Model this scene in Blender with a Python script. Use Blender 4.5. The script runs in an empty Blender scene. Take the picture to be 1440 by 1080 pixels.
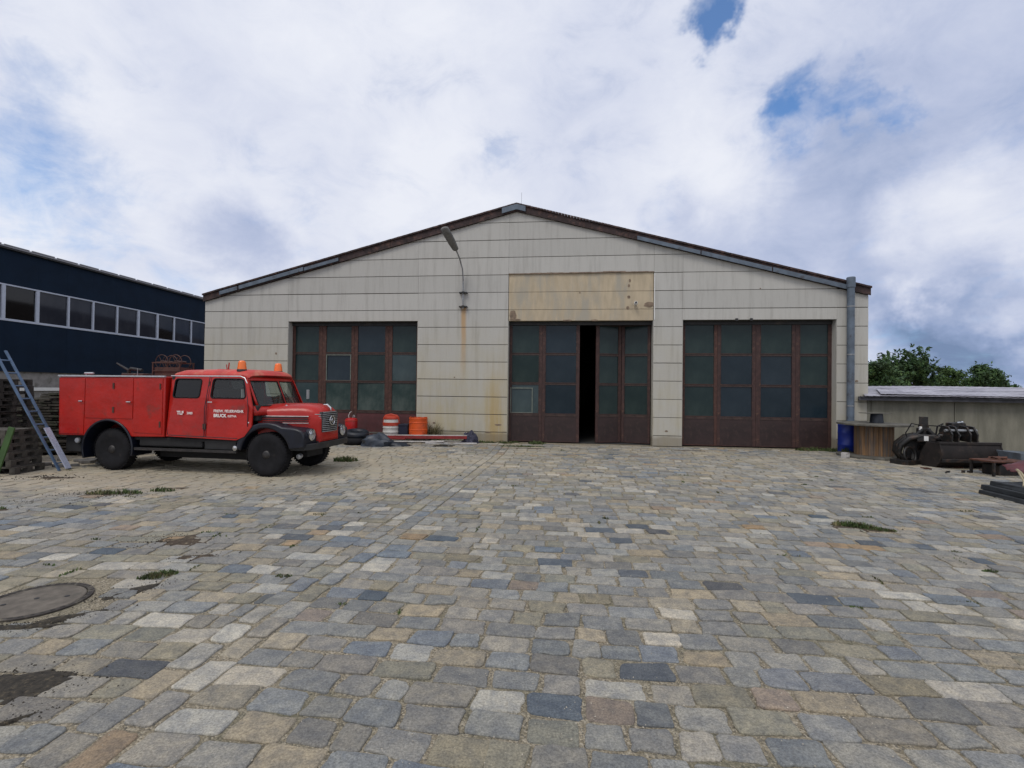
import bpy, bmesh, math, random
from mathutils import Vector, Matrix, noise
random.seed(7)
R = math.radians
sc = bpy.context.scene
COL = sc.collection

# ------------------------------------------------------------------ materials
class NT:
    def __init__(s, tree):
        s.t = tree; s.n = tree.nodes; s.l = tree.links
    def node(s, typ, **kw):
        nd = s.n.new(typ)
        for k, v in kw.items():
            if k.startswith('i_'):
                key = k[2:]
                key = int(key) if key.isdigit() else key.replace('_', ' ')
                s.put(nd.inputs[key], v)
            else: setattr(nd, k, v)
        return nd
    def put(s, sock, v):
        if hasattr(v, 'is_output') or isinstance(v, bpy.types.NodeSocket): s.l.new(v, sock)
        else: sock.default_value = v
    def math(s, op, a, b=0.0, c=None, clamp=False):
        nd = s.n.new('ShaderNodeMath'); nd.operation = op; nd.use_clamp = clamp
        s.put(nd.inputs[0], a); s.put(nd.inputs[1], b)
        if c is not None: s.put(nd.inputs[2], c)
        return nd.outputs[0]
    def vmath(s, op, a, b=(0, 0, 0)):
        nd = s.n.new('ShaderNodeVectorMath'); nd.operation = op
        s.put(nd.inputs[0], a)
        if op == 'SCALE': s.put(nd.inputs[3], b)
        else: s.put(nd.inputs[1], b)
        return nd.outputs['Value'] if op in ('DOT_PRODUCT', 'DISTANCE', 'LENGTH') else nd.outputs[0]
    def mix(s, f, a, b, typ='MIX'):
        nd = s.n.new('ShaderNodeMix'); nd.data_type = 'RGBA'; nd.blend_type = typ
        s.put(nd.inputs[0], f); s.put(nd.inputs[6], c4(a)); s.put(nd.inputs[7], c4(b))
        return nd.outputs[2]
    def ramp(s, v, a, b, lo=0.0, hi=1.0, smooth=True):
        nd = s.n.new('ShaderNodeMapRange'); nd.interpolation_type = 'SMOOTHSTEP' if smooth else 'LINEAR'
        s.put(nd.inputs[0], v)
        for i, q in enumerate((a, b, lo, hi)): s.put(nd.inputs[i + 1], q)
        return nd.outputs[0]
    def noise(s, vec, scale, detail=4.0, rough=0.55, dist=0.0):
        nd = s.n.new('ShaderNodeTexNoise')
        s.l.new(vec, nd.inputs['Vector'])
        nd.inputs['Scale'].default_value = scale; nd.inputs['Detail'].default_value = detail
        nd.inputs['Roughness'].default_value = rough; nd.inputs['Distortion'].default_value = dist
        return nd.outputs[0]
    def mapping(s, vec, scale=(1, 1, 1), loc=(0, 0, 0)):
        nd = s.n.new('ShaderNodeMapping'); s.l.new(vec, nd.inputs[0])
        nd.inputs['Scale'].default_value = scale; nd.inputs['Location'].default_value = loc
        return nd.outputs[0]
    def sep(s, vec):
        nd = s.n.new('ShaderNodeSeparateXYZ'); s.l.new(vec, nd.inputs[0]); return nd.outputs

def c4(v):
    if isinstance(v, (tuple, list)) and len(v) == 3: return (*v, 1.0)
    return v

MATS = {}
def mat(name, col=(.5, .5, .5), rough=.7, metal=0.0, var=0.0, vscale=6.0, dirt=None, dscale=3.0, damt=.5,
        bump=0.0, bscale=40.0, spec=.5, coat=0.0, stretch=(1, 1, 1), build=None):
    m = bpy.data.materials.new(name); m.use_nodes = True
    t = NT(m.node_tree); b = t.n['Principled BSDF']
    tc = t.node('ShaderNodeTexCoord').outputs['Object']
    c = c4(col)
    if var:
        n = t.noise(t.mapping(tc, stretch), vscale, 5)
        f = t.ramp(n, .3, .7)
        lo = tuple(x * (1 - var) for x in col); hi = tuple(min(1, x * (1 + var)) for x in col)
        c = t.mix(f, lo, hi)
    if dirt:
        n = t.noise(t.mapping(tc, stretch, (5, 3, 1)), dscale, 6, .65)
        f = t.ramp(n, .62 - .22 * damt, .78 - .15 * damt)
        c = t.mix(f, c, dirt)
    if build: c = build(t, tc, c, b) or c
    t.put(b.inputs['Base Color'], c)
    b.inputs['Roughness'].default_value = rough; b.inputs['Metallic'].default_value = metal
    b.inputs['Specular IOR Level'].default_value = spec; b.inputs['Coat Weight'].default_value = coat
    if bump:
        n = t.noise(tc, bscale, 5, .6)
        bp = t.node('ShaderNodeBump', i_Strength=.6, i_Distance=bump, i_Height=n)
        t.l.new(bp.outputs[0], b.inputs['Normal'])
    MATS[name] = m
    return m

def glass(name, tint, rough, alpha):
    m = bpy.data.materials.new(name); m.use_nodes = True
    t = NT(m.node_tree); t.n.remove(t.n['Principled BSDF'])
    tr = t.node('ShaderNodeBsdfTransparent', i_Color=c4(tint)); gl = t.node('ShaderNodeBsdfGlossy', i_Color=(1, 1, 1, 1), i_Roughness=rough)
    df = t.node('ShaderNodeBsdfDiffuse', i_Color=(.25, .26, .24, 1))
    lw = t.node('ShaderNodeLayerWeight', i_Blend=.5); fr = t.node('ShaderNodeMapRange'); t.l.new(t.math('POWER', lw.outputs['Facing'], 4.0), fr.inputs[0]); fr.inputs[3].default_value = .035; fr.inputs[4].default_value = .9
    m0 = t.node('ShaderNodeMixShader', i_0=alpha); t.l.new(tr.outputs[0], m0.inputs[1]); t.l.new(df.outputs[0], m0.inputs[2])
    mx = t.node('ShaderNodeMixShader'); t.l.new(fr.outputs[0], mx.inputs[0]); t.l.new(m0.outputs[0], mx.inputs[1]); t.l.new(gl.outputs[0], mx.inputs[2])
    t.l.new(mx.outputs[0], t.n['Material Output'].inputs[0])
    MATS[name] = m
    return m

# ------------------------------------------------------------------ mesh builder
class MB:
    def __init__(s):
        s.v = []; s.f = []; s.mi = []
    def add(s, vs, fs, mi=0):
        o = len(s.v); s.v += [tuple(p) for p in vs]
        s.f += [tuple(i + o for i in f) for f in fs]; s.mi += [mi] * len(fs); return s
    def box(s, x0, x1, y0, y1, z0, z1, mi=0, rot=None, at=None):
        vs = [(x, y, z) for z in (z0, z1) for x, y in ((x0, y0), (x1, y0), (x1, y1), (x0, y1))]
        if rot is not None:
            M = Matrix.Translation(at or (0, 0, 0)) @ rot.to_4x4()
            vs = [tuple(M @ Vector(p)) for p in vs]
        elif at: vs = [(p[0] + at[0], p[1] + at[1], p[2] + at[2]) for p in vs]
        return s.add(vs, [(3, 2, 1, 0), (4, 5, 6, 7), (0, 1, 5, 4), (1, 2, 6, 5), (2, 3, 7, 6), (3, 0, 4, 7)], mi)
    def bar(s, a, b, w, h, mi=0, up=(0, 0, 1)):
        a = Vector(a); b = Vector(b); d = (b - a).normalized(); up = Vector(up)
        if abs(d.dot(up)) > .98: up = Vector((1, 0, 0))
        x = d.cross(up).normalized(); y = x.cross(d)
        vs = []
        for p in (a, b):
            for sx, sy in ((-1, -1), (1, -1), (1, 1), (-1, 1)): vs.append(p + x * sx * w / 2 + y * sy * h / 2)
        return s.add(vs, [(0, 3, 2, 1), (4, 5, 6, 7), (0, 1, 5, 4), (1, 2, 6, 5), (2, 3, 7, 6), (3, 0, 4, 7)][::1], mi)
    def tube(s, path, r, n=10, mi=0, closed=False):
        P = [Vector(p) for p in path]; rs = r if isinstance(r, (list, tuple)) else [r] * len(P)
        rings = []; prev = None
        for i, p in enumerate(P):
            if closed: d = P[(i + 1) % len(P)] - P[i - 1]
            else: d = P[min(i + 1, len(P) - 1)] - P[max(i - 1, 0)]
            d.normalize()
            if prev is None:
                a = Vector((0, 0, 1)) if abs(d.z) < .9 else Vector((1, 0, 0))
                x = d.cross(a).normalized()
            else: x = (prev - d * prev.dot(d)).normalized()
            prev = x; y = d.cross(x)
            rings.append([p + (x * math.cos(2 * math.pi * k / n) + y * math.sin(2 * math.pi * k / n)) * rs[i] for k in range(n)])
        vs = [q for rg in rings for q in rg]; fs = []
        m = len(P)
        for i in range(m if closed else m - 1):
            for k in range(n):
                a = i * n + k; b = i * n + (k + 1) % n; j = (i + 1) % m
                fs.append((a, b, j * n + (k + 1) % n, j * n + k))
        if not closed: fs += [tuple(range(n))[::-1], tuple((m - 1) * n + k for k in range(n))]
        return s.add(vs, fs, mi)
    def lathe(s, prof, n=24, M=None, mi=0):            # prof: (r, z) ; axis z of M
        M = M or Matrix()
        vs = []; fs = []
        for r, z in prof:
            for k in range(n):
                a = 2 * math.pi * k / n; vs.append(M @ Vector((r * math.cos(a), r * math.sin(a), z)))
        for i in range(len(prof) - 1):
            for k in range(n):
                fs.append((i * n + k, i * n + (k + 1) % n, (i + 1) * n + (k + 1) % n, (i + 1) * n + k))
        if prof[0][0] > 1e-5: fs.append(tuple(range(n))[::-1])
        if prof[-1][0] > 1e-5: fs.append(tuple((len(prof) - 1) * n + k for k in range(n)))
        return s.add(vs, fs, mi)
    def prism(s, poly, a, b, plane='xz', mi=0):        # poly 2D ccw or cw, extruded between a and b on the missing axis
        def P(u, v, w): return {'xz': (u, w, v), 'yz': (w, u, v), 'xy': (u, v, w)}[plane]
        n = len(poly)
        vs = [P(u, v, a) for u, v in poly] + [P(u, v, b) for u, v in poly]
        fs = [tuple(range(n)), tuple(range(2 * n - 1, n - 1, -1))]
        fs += [(i, i + n, (i + 1) % n + n, (i + 1) % n) for i in range(n)]
        return s.add(vs, fs, mi)
    def loft(s, rings, closed=False, caps=True, mi=0):
        n = len(rings[0]); vs = [p for r in rings for p in r]; fs = []
        for i in range(len(rings) - 1):
            for k in range(n if closed else n - 1):
                fs.append((i * n + k, i * n + (k + 1) % n, (i + 1) * n + (k + 1) % n, (i + 1) * n + k))
        if caps: fs += [tuple(range(n))[::-1], tuple((len(rings) - 1) * n + k for k in range(n))]
        return s.add(vs, fs, mi)
    def pieces(s):
        """split into pieces that do not touch each other"""
        par = list(range(len(s.v)))
        def fd(i):
            while par[i] != i: par[i] = par[par[i]]; i = par[i]
            return i
        for f in s.f:
            for q in f[1:]:
                a, b = fd(f[0]), fd(q)
                if a != b: par[b] = a
        comp = {}
        for i in range(len(s.v)): comp.setdefault(fd(i), []).append(i)
        keys = list(comp); bb = []
        for k in keys:
            P = [s.v[i] for i in comp[k]]; bb.append([min(p[j] for p in P) - .004 for j in range(3)] + [max(p[j] for p in P) + .004 for j in range(3)])
        grp = list(range(len(keys)))
        def fg(i):
            while grp[i] != i: i = grp[i]
            return i
        for i in range(len(keys)):
            for j in range(i):
                if all(bb[i][k] <= bb[j][k + 3] and bb[j][k] <= bb[i][k + 3] for k in range(3)):
                    a, b = fg(i), fg(j)
                    if a != b: grp[a] = b
        g_of = {k: fg(i) for i, k in enumerate(keys)}
        out = {}
        for f, mi in zip(s.f, s.mi): out.setdefault(g_of[fd(f[0])], []).append((f, mi))
        res = []
        for fl in out.values():
            m = MB(); idx = {}
            for f, mi in fl:
                for i in f:
                    if i not in idx: idx[i] = len(m.v); m.v.append(s.v[i])
                m.f.append(tuple(idx[i] for i in f)); m.mi.append(mi)
            res.append(m)
        return res
    def split(s, name, mats, parent=None, **kw): return [m.build(name, mats, parent, **kw) for m in s.pieces()]
    def build(s, name, mats, parent=None, bevel=0.0, smooth=False, solid=0.0, segs=2, label=None):
        me = bpy.data.meshes.new(name); me.from_pydata([tuple(v) for v in s.v], [], s.f)
        if not isinstance(mats, (list, tuple)): mats = [mats]
        for m in mats: me.materials.append(MATS[m] if isinstance(m, str) else m)
        for p, i in zip(me.polygons, s.mi): p.material_index = i
        bm = bmesh.new(); bm.from_mesh(me)
        bmesh.ops.recalc_face_normals(bm, faces=bm.faces)
        bm.to_mesh(me); bm.free()
        o = bpy.data.objects.new(name, me); COL.objects.link(o); o.parent = parent
        if label: o['label'] = label
        if solid:
            md = o.modifiers.new('s', 'SOLIDIFY'); md.thickness = solid; md.offset = 0
        if bevel:
            md = o.modifiers.new('b', 'BEVEL'); md.width = bevel; md.segments = segs; md.limit_method = 'ANGLE'; md.angle_limit = R(35)
            md.harden_normals = False
        if smooth:
            for p in me.polygons: p.use_smooth = True
            me.set_sharp_from_angle(angle=R(smooth if smooth is not True else 40))
        return o

def holed(outer, holes, fn, mi=0):
    """flat panel with holes, triangulated; fn maps (a,b)->xyz. Returns MB"""
    bm = bmesh.new(); es = []
    for loop in [outer] + holes:
        vs = [bm.verts.new((a, b, 0)) for a, b in loop]
        es += [bm.edges.new((vs[i], vs[(i + 1) % len(vs)])) for i in range(len(vs))]
    bmesh.ops.triangle_fill(bm, use_beauty=True, use_dissolve=False, edges=es, normal=(0, 0, 1))
    m = MB(); bm.verts.index_update()
    m.add([fn(v.co.x, v.co.y) for v in bm.verts], [tuple(v.index for v in f.verts) for f in bm.faces], mi)
    bm.free(); return m

def rrect(x0, x1, z0, z1, r, n=4, skew=0.0):
    pts = []
    for cx, cz, a0 in ((x1 - r, z0 + r, -90), (x1 - r, z1 - r, 0), (x0 + r, z1 - r, 90), (x0 + r, z0 + r, 180)):
        for k in range(n + 1):
            a = R(a0 + 90 * k / n); pts.append((cx + r * math.cos(a), cz + r * math.sin(a)))
    return [(x - skew * (z - z0) * (1 if x > (x0 + x1) / 2 else 0), z) for x, z in pts]

def thing(name, label, cat, loc=(0, 0, 0), rz=0.0, group=None):
    o = bpy.data.objects.new(name, None); COL.objects.link(o)
    o.location = loc; o.rotation_euler = (0, 0, rz); o.empty_display_size = .1
    return tag(o, label, cat, group)
def tag(o, label=None, cat=None, group=None, kind=None):
    if label: o['label'] = label
    if cat: o['category'] = cat
    if group: o['group'] = group
    if kind: o['kind'] = kind
    return o
def dup(root, loc, rz=0.0, label=None):
    r = root.copy(); COL.objects.link(r); r.location = loc; r.rotation_euler = (0, 0, rz)
    if label: r['label'] = label
    for ch in list(root.children):
        c = ch.copy(); COL.objects.link(c); c.parent = r
        for g in list(ch.children):
            d = g.copy(); COL.objects.link(d); d.parent = c
    return r
def place(o, loc, rz=0.0): o.location = loc; o.rotation_euler = (0, 0, rz); return o
def text_mb(txt, size, fn, bold=.012, align='LEFT', ext=.002):
    cu = bpy.data.curves.new('txt', 'FONT'); cu.body = txt; cu.size = size; cu.offset = bold * size; cu.align_x = align; cu.resolution_u = 3
    o = bpy.data.objects.new('txt', cu); COL.objects.link(o)
    dg = bpy.context.evaluated_depsgraph_get(); me = bpy.data.meshes.new_from_object(o.evaluated_get(dg))
    m = MB(); m.add([fn(v.co.x, v.co.y) for v in me.vertices], [tuple(p.vertices) for p in me.polygons])
    bpy.data.objects.remove(o); bpy.data.curves.remove(cu); bpy.data.meshes.remove(me)
    return m

# plain materials
mat('truck_red', (.38, .011, .006), .33, var=.12, vscale=2.5, dirt=(.20, .03, .022), dscale=2.2, damt=.3, coat=.08, spec=.4, bump=.03, bscale=2.2)
mat('roof_red_lit', (.50, .045, .035), .6, var=.18, vscale=4, dirt=(.50, .17, .11), dscale=3, damt=.7)  # lighter red for the cab roof: fading plus a sky highlight in the colour
mat('navy_paint', (.005, .007, .015), .34, var=.3, vscale=4, dirt=(.03, .03, .034), dscale=7, damt=.2)
mat('rubber', (.008, .008, .010), .85, spec=.3, var=.3, vscale=9, dirt=(.03, .027, .024), dscale=5, damt=.2)
mat('black_metal', (.016, .016, .017), .6, var=.3, dirt=(.05, .04, .03), damt=.4)
mat('chassis_black', (.012, .012, .013), .8, var=.3)
mat('dark_interior', (.02, .02, .02), .8)
mat('chrome', (.62, .62, .62), .22, metal=1.0, var=.2, vscale=20)
mat('dull_steel', (.30, .31, .32), .5, metal=.7, var=.2, vscale=12, dirt=(.12, .09, .07), damt=.4)
mat('alu', (.50, .52, .55), .42, metal=.6, var=.12, vscale=10)
mat('white_paint', (.70, .70, .68), .5, var=.05)
mat('text_white', (.75, .72, .70), .6)
mat('beacon_orange', (.85, .16, .01), .25, spec=.6, coat=.3)
mat('lens', (.55, .57, .60), .12, metal=.75, var=.15, vscale=50)
glass('cab_glass', (.62, .68, .66), .03, .05)
glass('dark_glass', (.05, .06, .07), .05, .01)
mat('rust_frame', (.062, .025, .018), .7, var=.3, vscale=8, dirt=(.13, .065, .042), dscale=6, damt=.3)
mat('door_red', (.085, .026, .028), .7, var=.2, vscale=3, dirt=(.07, .03, .03), dscale=4, damt=.5, bump=.003, bscale=30)
mat('door_brown', (.027, .0135, .0125), .55, var=.25, vscale=3, dirt=(.048, .026, .022), dscale=5, damt=.5, bump=.003, bscale=30)
mat('door_dark_frame', (.045, .02, .017), .65, var=.3, vscale=7, dirt=(.11, .055, .035), dscale=6, damt=.35)
mat('bar_dark', (.040, .022, .018), .6, var=.4, vscale=9, dirt=(.10, .065, .045), dscale=9, damt=.25)
def pane_mat(name, col, col2, r=.18):
    return mat(name, col, r, spec=.26, build=lambda t, tc, c, b: t.mix(t.ramp(t.noise(t.mapping(tc, (1, 1, .6)), 1.6, 5, .6), .35, .75), col, col2))
pane_mat('pane_green', (.011, .024, .025), (.026, .043, .040), .22)
pane_mat('pane_blue', (.010, .020, .029), (.020, .032, .042), .14)
pane_mat('pane_dirty', (.022, .042, .040), (.085, .110, .100), .35)
pane_mat('pane_pale', (.035, .055, .060), (.060, .085, .088), .10)
mat('pane_frame', (.12, .14, .12), .6, var=.2)

# ------------------------------------------------------------------ camera
cam = bpy.data.cameras.new('camera'); co = bpy.data.objects.new('camera', cam); COL.objects.link(co)
cam.sensor_width = 36; cam.lens = 17.5; cam.clip_end = 3000; cam.clip_start = .05
pt, rl = R(.65), R(.68)
F = Vector((0, math.cos(pt), math.sin(pt))); r0 = Vector((1, 0, 0)); u0 = r0.cross(F)
rr = r0 * math.cos(rl) + u0 * math.sin(rl); uu = -r0 * math.sin(rl) + u0 * math.cos(rl)
M = Matrix((rr, uu, -F)).transposed().to_4x4(); M.translation = Vector((0, 0, 1.8))
co.matrix_world = M; sc.camera = co
def pxdir(x, y): return (F + rr * ((x - 720) / 700) + uu * ((540 - y) / 700)).normalized()

# ------------------------------------------------------------------ sky
SUN_EL, SUN_AZ = R(56), R(-150)          # azimuth from +Y towards +X
w = bpy.data.worlds.new('World'); sc.world = w; w.use_nodes = True
t = NT(w.node_tree); bg = t.n['Background']; out = t.n['World Output']
sky = t.node('ShaderNodeTexSky'); sky.sky_type = 'NISHITA'; sky.sun_disc = False
sky.sun_elevation = SUN_EL; sky.sun_rotation = SUN_AZ; sky.air_density = 1.0; sky.dust_density = .6; sky.ozone_density = 2.0
d = t.node('ShaderNodeTexCoord').outputs['Generated']
s3 = t.sep(d)
zc = t.math('ADD', t.math('MAXIMUM', s3[2], 0.0), .16)
cx = t.math('DIVIDE', s3[0], zc); cy = t.math('DIVIDE', s3[1], zc)
cp = t.node('ShaderNodeCombineXYZ', i_0=cx, i_1=cy, i_2=0.0).outputs[0]
n1 = t.noise(cp, .9, 8, .58, .35)
n2 = t.noise(t.mapping(cp, (1, 1, 1), (7, 3, 2)), 2.2, 8, .62, .6)
n3 = t.noise(t.mapping(cp, (1, 1, 1), (1, 9, 5)), .55, 7, .55, .3)
nf = t.noise(t.mapping(d, (1, 1, 1.6)), 9.0, 7, .62, .5)
wob = t.node('ShaderNodeTexNoise'); wob.inputs['Scale'].default_value = 4.0; wob.inputs['Detail'].default_value = 6; wob.inputs['Roughness'].default_value = .62
t.l.new(d, wob.inputs['Vector'])
dw = t.vmath('ADD', d, t.vmath('SCALE', t.vmath('SUBTRACT', wob.outputs['Color'], (.5, .5, .5)), .30))
def blobs(lst):
    acc = None
    for x, y, r, a in lst:
        dist = t.vmath('DISTANCE', dw, tuple(pxdir(x, y)))
        v = t.ramp(dist, r / 700 * .25, r / 700 * 1.15, a, 0.0)
        acc = v if acc is None else t.math('ADD', acc, v)
    return acc
blue = blobs([(1000, 5, 42, .75), (1012, 55, 34, .75), (1040, 85, 26, .5), (1150, 115, 38, .56), (1122, 160, 38, .50), (1180, 165, 38, .54), (1235, 180, 30, .52),
              (75, 205, 80, .14), (30, 245, 90, .17), (125, 285, 90, .22), (30, 105, 45, .24), (100, 120, 40, .22), (350, 25, 60, .30), (705, 212, 36, .34), (450, -60, 60, .3)])
blue = t.math('ADD', blue, t.math('MULTIPLY', t.math('SUBTRACT', n2, .5), .9))
blue = t.math('ADD', blue, t.math('MULTIPLY', t.math('SUBTRACT', nf, .5), 1.0))
blue = t.ramp(blue, .0, 1.0, 0, .95)
grey = blobs([(1400, 60, 230, .34), (1330, 240, 170, .30), (1150, 330, 120, .34), (1030, 350, 110, .30), (1300, 425, 80, .40), (1430, 400, 60, .40), (1420, 520, 90, .65), (1260, 500, 70, .50), (1340, 515, 70, .4), (960, 330, 70, .25),
              (1380, 325, 105, -.50), (1420, 470, 40, -.5), (1340, 478, 30, -.4), (1290, 442, 28, -.45), (340, 345, 75, .50), (60, 320, 60, -.3), (820, 130, 160, .10), (600, 100, 200, -.12), (640, 330, 130, -.2), (200, 60, 120, .05), (480, 230, 90, .08), (120, 60, 90, -.15), (1000, 260, 120, -.15)])
grey = t.math('ADD', grey, t.math('MULTIPLY', t.math('SUBTRACT', n1, .50), .95))
grey = t.math('ADD', grey, t.math('MULTIPLY', t.math('SUBTRACT', nf, .5), .55))
grey = t.ramp(grey, -.25, 1.15, smooth=False)
cr = t.node('ShaderNodeValToRGB'); t.l.new(grey, cr.inputs[0])
e = cr.color_ramp.elements; e[0].position = 0; e[0].color = (.83, .855, .935, 1); e[1].position = 1; e[1].color = (.19, .265, .43, 1)
for p, c in ((.25, (.68, .72, .85, 1)), (.5, (.49, .55, .73, 1)), (.75, (.30, .38, .58, 1))):
    q = e.new(p); q.color = c
cloud = cr.outputs[0]
skyb = t.vmath('SCALE', sky.outputs[0], .118)
skyb = t.mix(1.0, skyb, (.78, 1.12, 1.42), 'MULTIPLY')
col = t.mix(blue, cloud, skyb)
t.l.new(col, bg.inputs[0]); bg.inputs[1].default_value = 1.0
sun = bpy.data.lights.new('sun', 'SUN'); sun.energy = 1.35; sun.angle = R(22); sun.color = (1, .94, .84)
so = bpy.data.objects.new('sun', sun); COL.objects.link(so)
sd = Vector((math.sin(SUN_AZ) * math.cos(SUN_EL), math.cos(SUN_AZ) * math.cos(SUN_EL), math.sin(SUN_EL)))
so.rotation_euler = sd.to_track_quat('Z', 'Y').to_euler()

# ------------------------------------------------------------------ ground
HA = R(-6.6)
HP = Vector((-.097, 16.91, 0)); He = Vector((math.cos(HA), math.sin(HA), 0)); Hn = Vector((-math.sin(HA), math.cos(HA), 0))
def hall(u, v, z=0.0): return HP + He * u + Hn * v + Vector((0, 0, z))
def sand_build(t, tc, c, b):
    n = t.noise(tc, 60, 6, .7); n2_ = t.noise(tc, 1.3, 5, .6)
    vo = t.node('ShaderNodeTexVoronoi'); t.l.new(tc, vo.inputs['Vector']); vo.inputs['Scale'].default_value = 85
    cs = t.sep(vo.outputs['Color'])
    c1 = t.mix(t.ramp(n, .3, .7), (.17, .145, .10), (.36, .31, .225))
    c1 = t.mix(t.ramp(cs[0], .45, 1.0, 0, .75), c1, (.50, .44, .34))
    c1 = t.mix(t.ramp(cs[1], .72, 1.0, 0, .8), c1, (.10, .095, .08))
    c1 = t.mix(t.ramp(n2_, .45, .70, 0, .6), c1, (.13, .13, .085))
    h = t.math('SUBTRACT', t.math('MULTIPLY', n, .5), t.math('MULTIPLY', vo.outputs['Distance'], 1.0))
    bp = t.node('ShaderNodeBump', i_Strength=1.0, i_Distance=.012, i_Height=h)
    t.l.new(bp.outputs[0], b.inputs['Normal'])
    return c1
mat('joint_sand', rough=.95, spec=.2, build=sand_build)
g = MB(); g.add([(-400, -200, -.009), (400, -200, -.009), (400, 900, -.009), (-400, 900, -.009)], [(0, 1, 2, 3)])
tag(g.build('ground', 'joint_sand'), kind='structure')

MH = Vector((-3.93, 4.15, 0))
SEAM = [(-2.25, 1.2), (-2.11, 2.365), (-1.857, 4.168), (-1.45, 6.7), (-1.073, 9.149), (-.4, 14.0), (-.2, 16.9)]
def seam_x(y):
    for (x0, y0), (x1, y1) in zip(SEAM, SEAM[1:]):
        if y <= y1: return x0 + (x1 - x0) * (y - y0) / (y1 - y0)
    return SEAM[-1][0]
PAL = [((.222, .224, .220), 30), ((.245, .240, .222), 30), ((.180, .183, .182), 12), ((.325, .316, .290), 13), ((.228, .216, .172), 17), ((.30, .265, .205), 11), ((.160, .182, .212), 7),
       ((.085, .100, .122), 3), ((.40, .38, .335), 3), ((.28, .205, .13), 1.4), ((.245, .20, .165), 2)]
PW = [p[1] for p in PAL]
verts = []; faces = []; fcol = []
def sett(cx, cy, ux, uy, hw, hh):
    """one dressed stone: jittered rounded outline, sloping sides, slightly domed top"""
    if (Vector((cx, cy, 0)) - MH).length < .50: return
    q = Vector((cx, cy, 0)) - HP
    if q.dot(Hn) > -.12: return
    c0 = random.choices(PAL, PW)[0][0]; c0 = tuple(q * .92 + r_ * .08 for q, r_ in zip(c0, (.225, .222, .208))); k = random.uniform(.85, 1.15); k2 = random.uniform(-.012, .012)
    k *= 1.04; c0 = (max(.02, c0[0] * k * 1.02 + k2), c0[1] * k, max(.02, c0[2] * k * .97 - k2))
    near = cy < 7
    jt = .011 if near else .008
    tilt = (random.gauss(0, .012), random.gauss(0, .012)); hz = random.gauss(0, .0025)
    rc = random.uniform(.010, .028)
    cor = [(-hw + random.gauss(0, jt), -hh + random.gauss(0, jt)), (hw + random.gauss(0, jt), -hh + random.gauss(0, jt)),
           (hw + random.gauss(0, jt), hh + random.gauss(0, jt)), (-hw + random.gauss(0, jt), hh + random.gauss(0, jt))]
    ol = []
    for i in range(4):
        p = Vector(cor[i]); a = Vector(cor[i - 1]) - p; b = Vector(cor[(i + 1) % 4]) - p; la, lb = a.length, b.length
        a.normalize(); b.normalize()
        ol.append(p + a * rc)
        if near: ol.append(p + (a + b) * rc * random.uniform(.22, .55))
        ol.append(p + b * rc)
        if near:
            for q_ in (random.uniform(.22, .42), random.uniform(.55, .8)): ol.append(p + b * lb * q_ + Vector((-b.y, b.x)) * random.gauss(0, .0055))
    n = len(ol); base = len(verts)
    for sc_, z in ((1.0, -.02), (1.0, -.005), (-.005, .0005), (-.016, .0028)):
        for p in ol:
            L = p.length; f = 1.0 if sc_ == 1.0 else max(.2, (L + sc_) / L)
            x, y = p.x * f, p.y * f
            zz = z if z < -.01 else z + hz + tilt[0] * x + tilt[1] * y
            verts.append((cx + ux[0] * x + uy[0] * y, cy + ux[1] * x + uy[1] * y, zz))
    verts.append((cx, cy, .0040 + hz + random.gauss(0, .0012)))
    for r_ in range(3):
        for i in range(n):
            faces.append((base + r_ * n + i, base + r_ * n + (i + 1) % n, base + (r_ + 1) * n + (i + 1) % n, base + (r_ + 1) * n + i)); fcol.append(c0)
    for i in range(n):
        faces.append((base + 3 * n + i, base + 3 * n + (i + 1) % n, base + 4 * n)); fcol.append(c0)
def warp(u, v):
    return v + .10 * math.sin(u * .42 + .6) + .05 * math.sin(u * 1.1 + v * .3)
ROW = .215
for row in range(0, 76):
    v = -15.9 + row * ROW                            # local coords parallel to the hall front
    us = 0.0
    for _ in range(12):
        p = hall(us, warp(us, v)); us += (seam_x(p.y) - p.x)
    for lo, hi in ((-15.0 + random.uniform(0, .3), us - .205), (us + .205, 15.5)):
        u = lo
        while u < hi - .05:
            L = random.choice((.21, .25, .28, .30, .32, .35, .38)) * random.uniform(.93, 1.07)
            if hi - u < 1.4 * L: L = hi - u
            uc = u + L / 2
            p = hall(uc, warp(uc, v))
            if p.y > .9 and abs(p.x) < p.y * 1.10 + 3.4:
                gap = random.uniform(.007, .017)
                dv = (warp(uc + .1, v) - warp(uc - .1, v)) / .2
                ex = (He + Hn * dv).normalized(); ey = Vector((-ex.y, ex.x, 0))
                sett(p.x, p.y, ex, ey, L / 2 - gap, ROW / 2 - random.uniform(.006, .014))
            u += L
for side in (-1, 1):
    y = 1.2 + random.uniform(0, .2)
    while y < 16.5:
        L = random.uniform(.27, .38); yc = y + L / 2
        dx = (seam_x(yc + .1) - seam_x(yc - .1)) / .2
        ey = Vector((dx, 1, 0)).normalized(); ex = Vector((ey.y, -ey.x, 0))
        sett(seam_x(yc) + side * .105, yc, ex, ey, .092, L / 2 - .015)
        y += L
me = bpy.data.meshes.new('paving'); me.from_pydata(verts, [], faces)
at = me.color_attributes.new('stone', 'FLOAT_COLOR', 'CORNER')
buf = []
for f, c in zip(faces, fcol): buf += [c[0], c[1], c[2], 1.0] * len(f)
at.data.foreach_set('color', buf)
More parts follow.
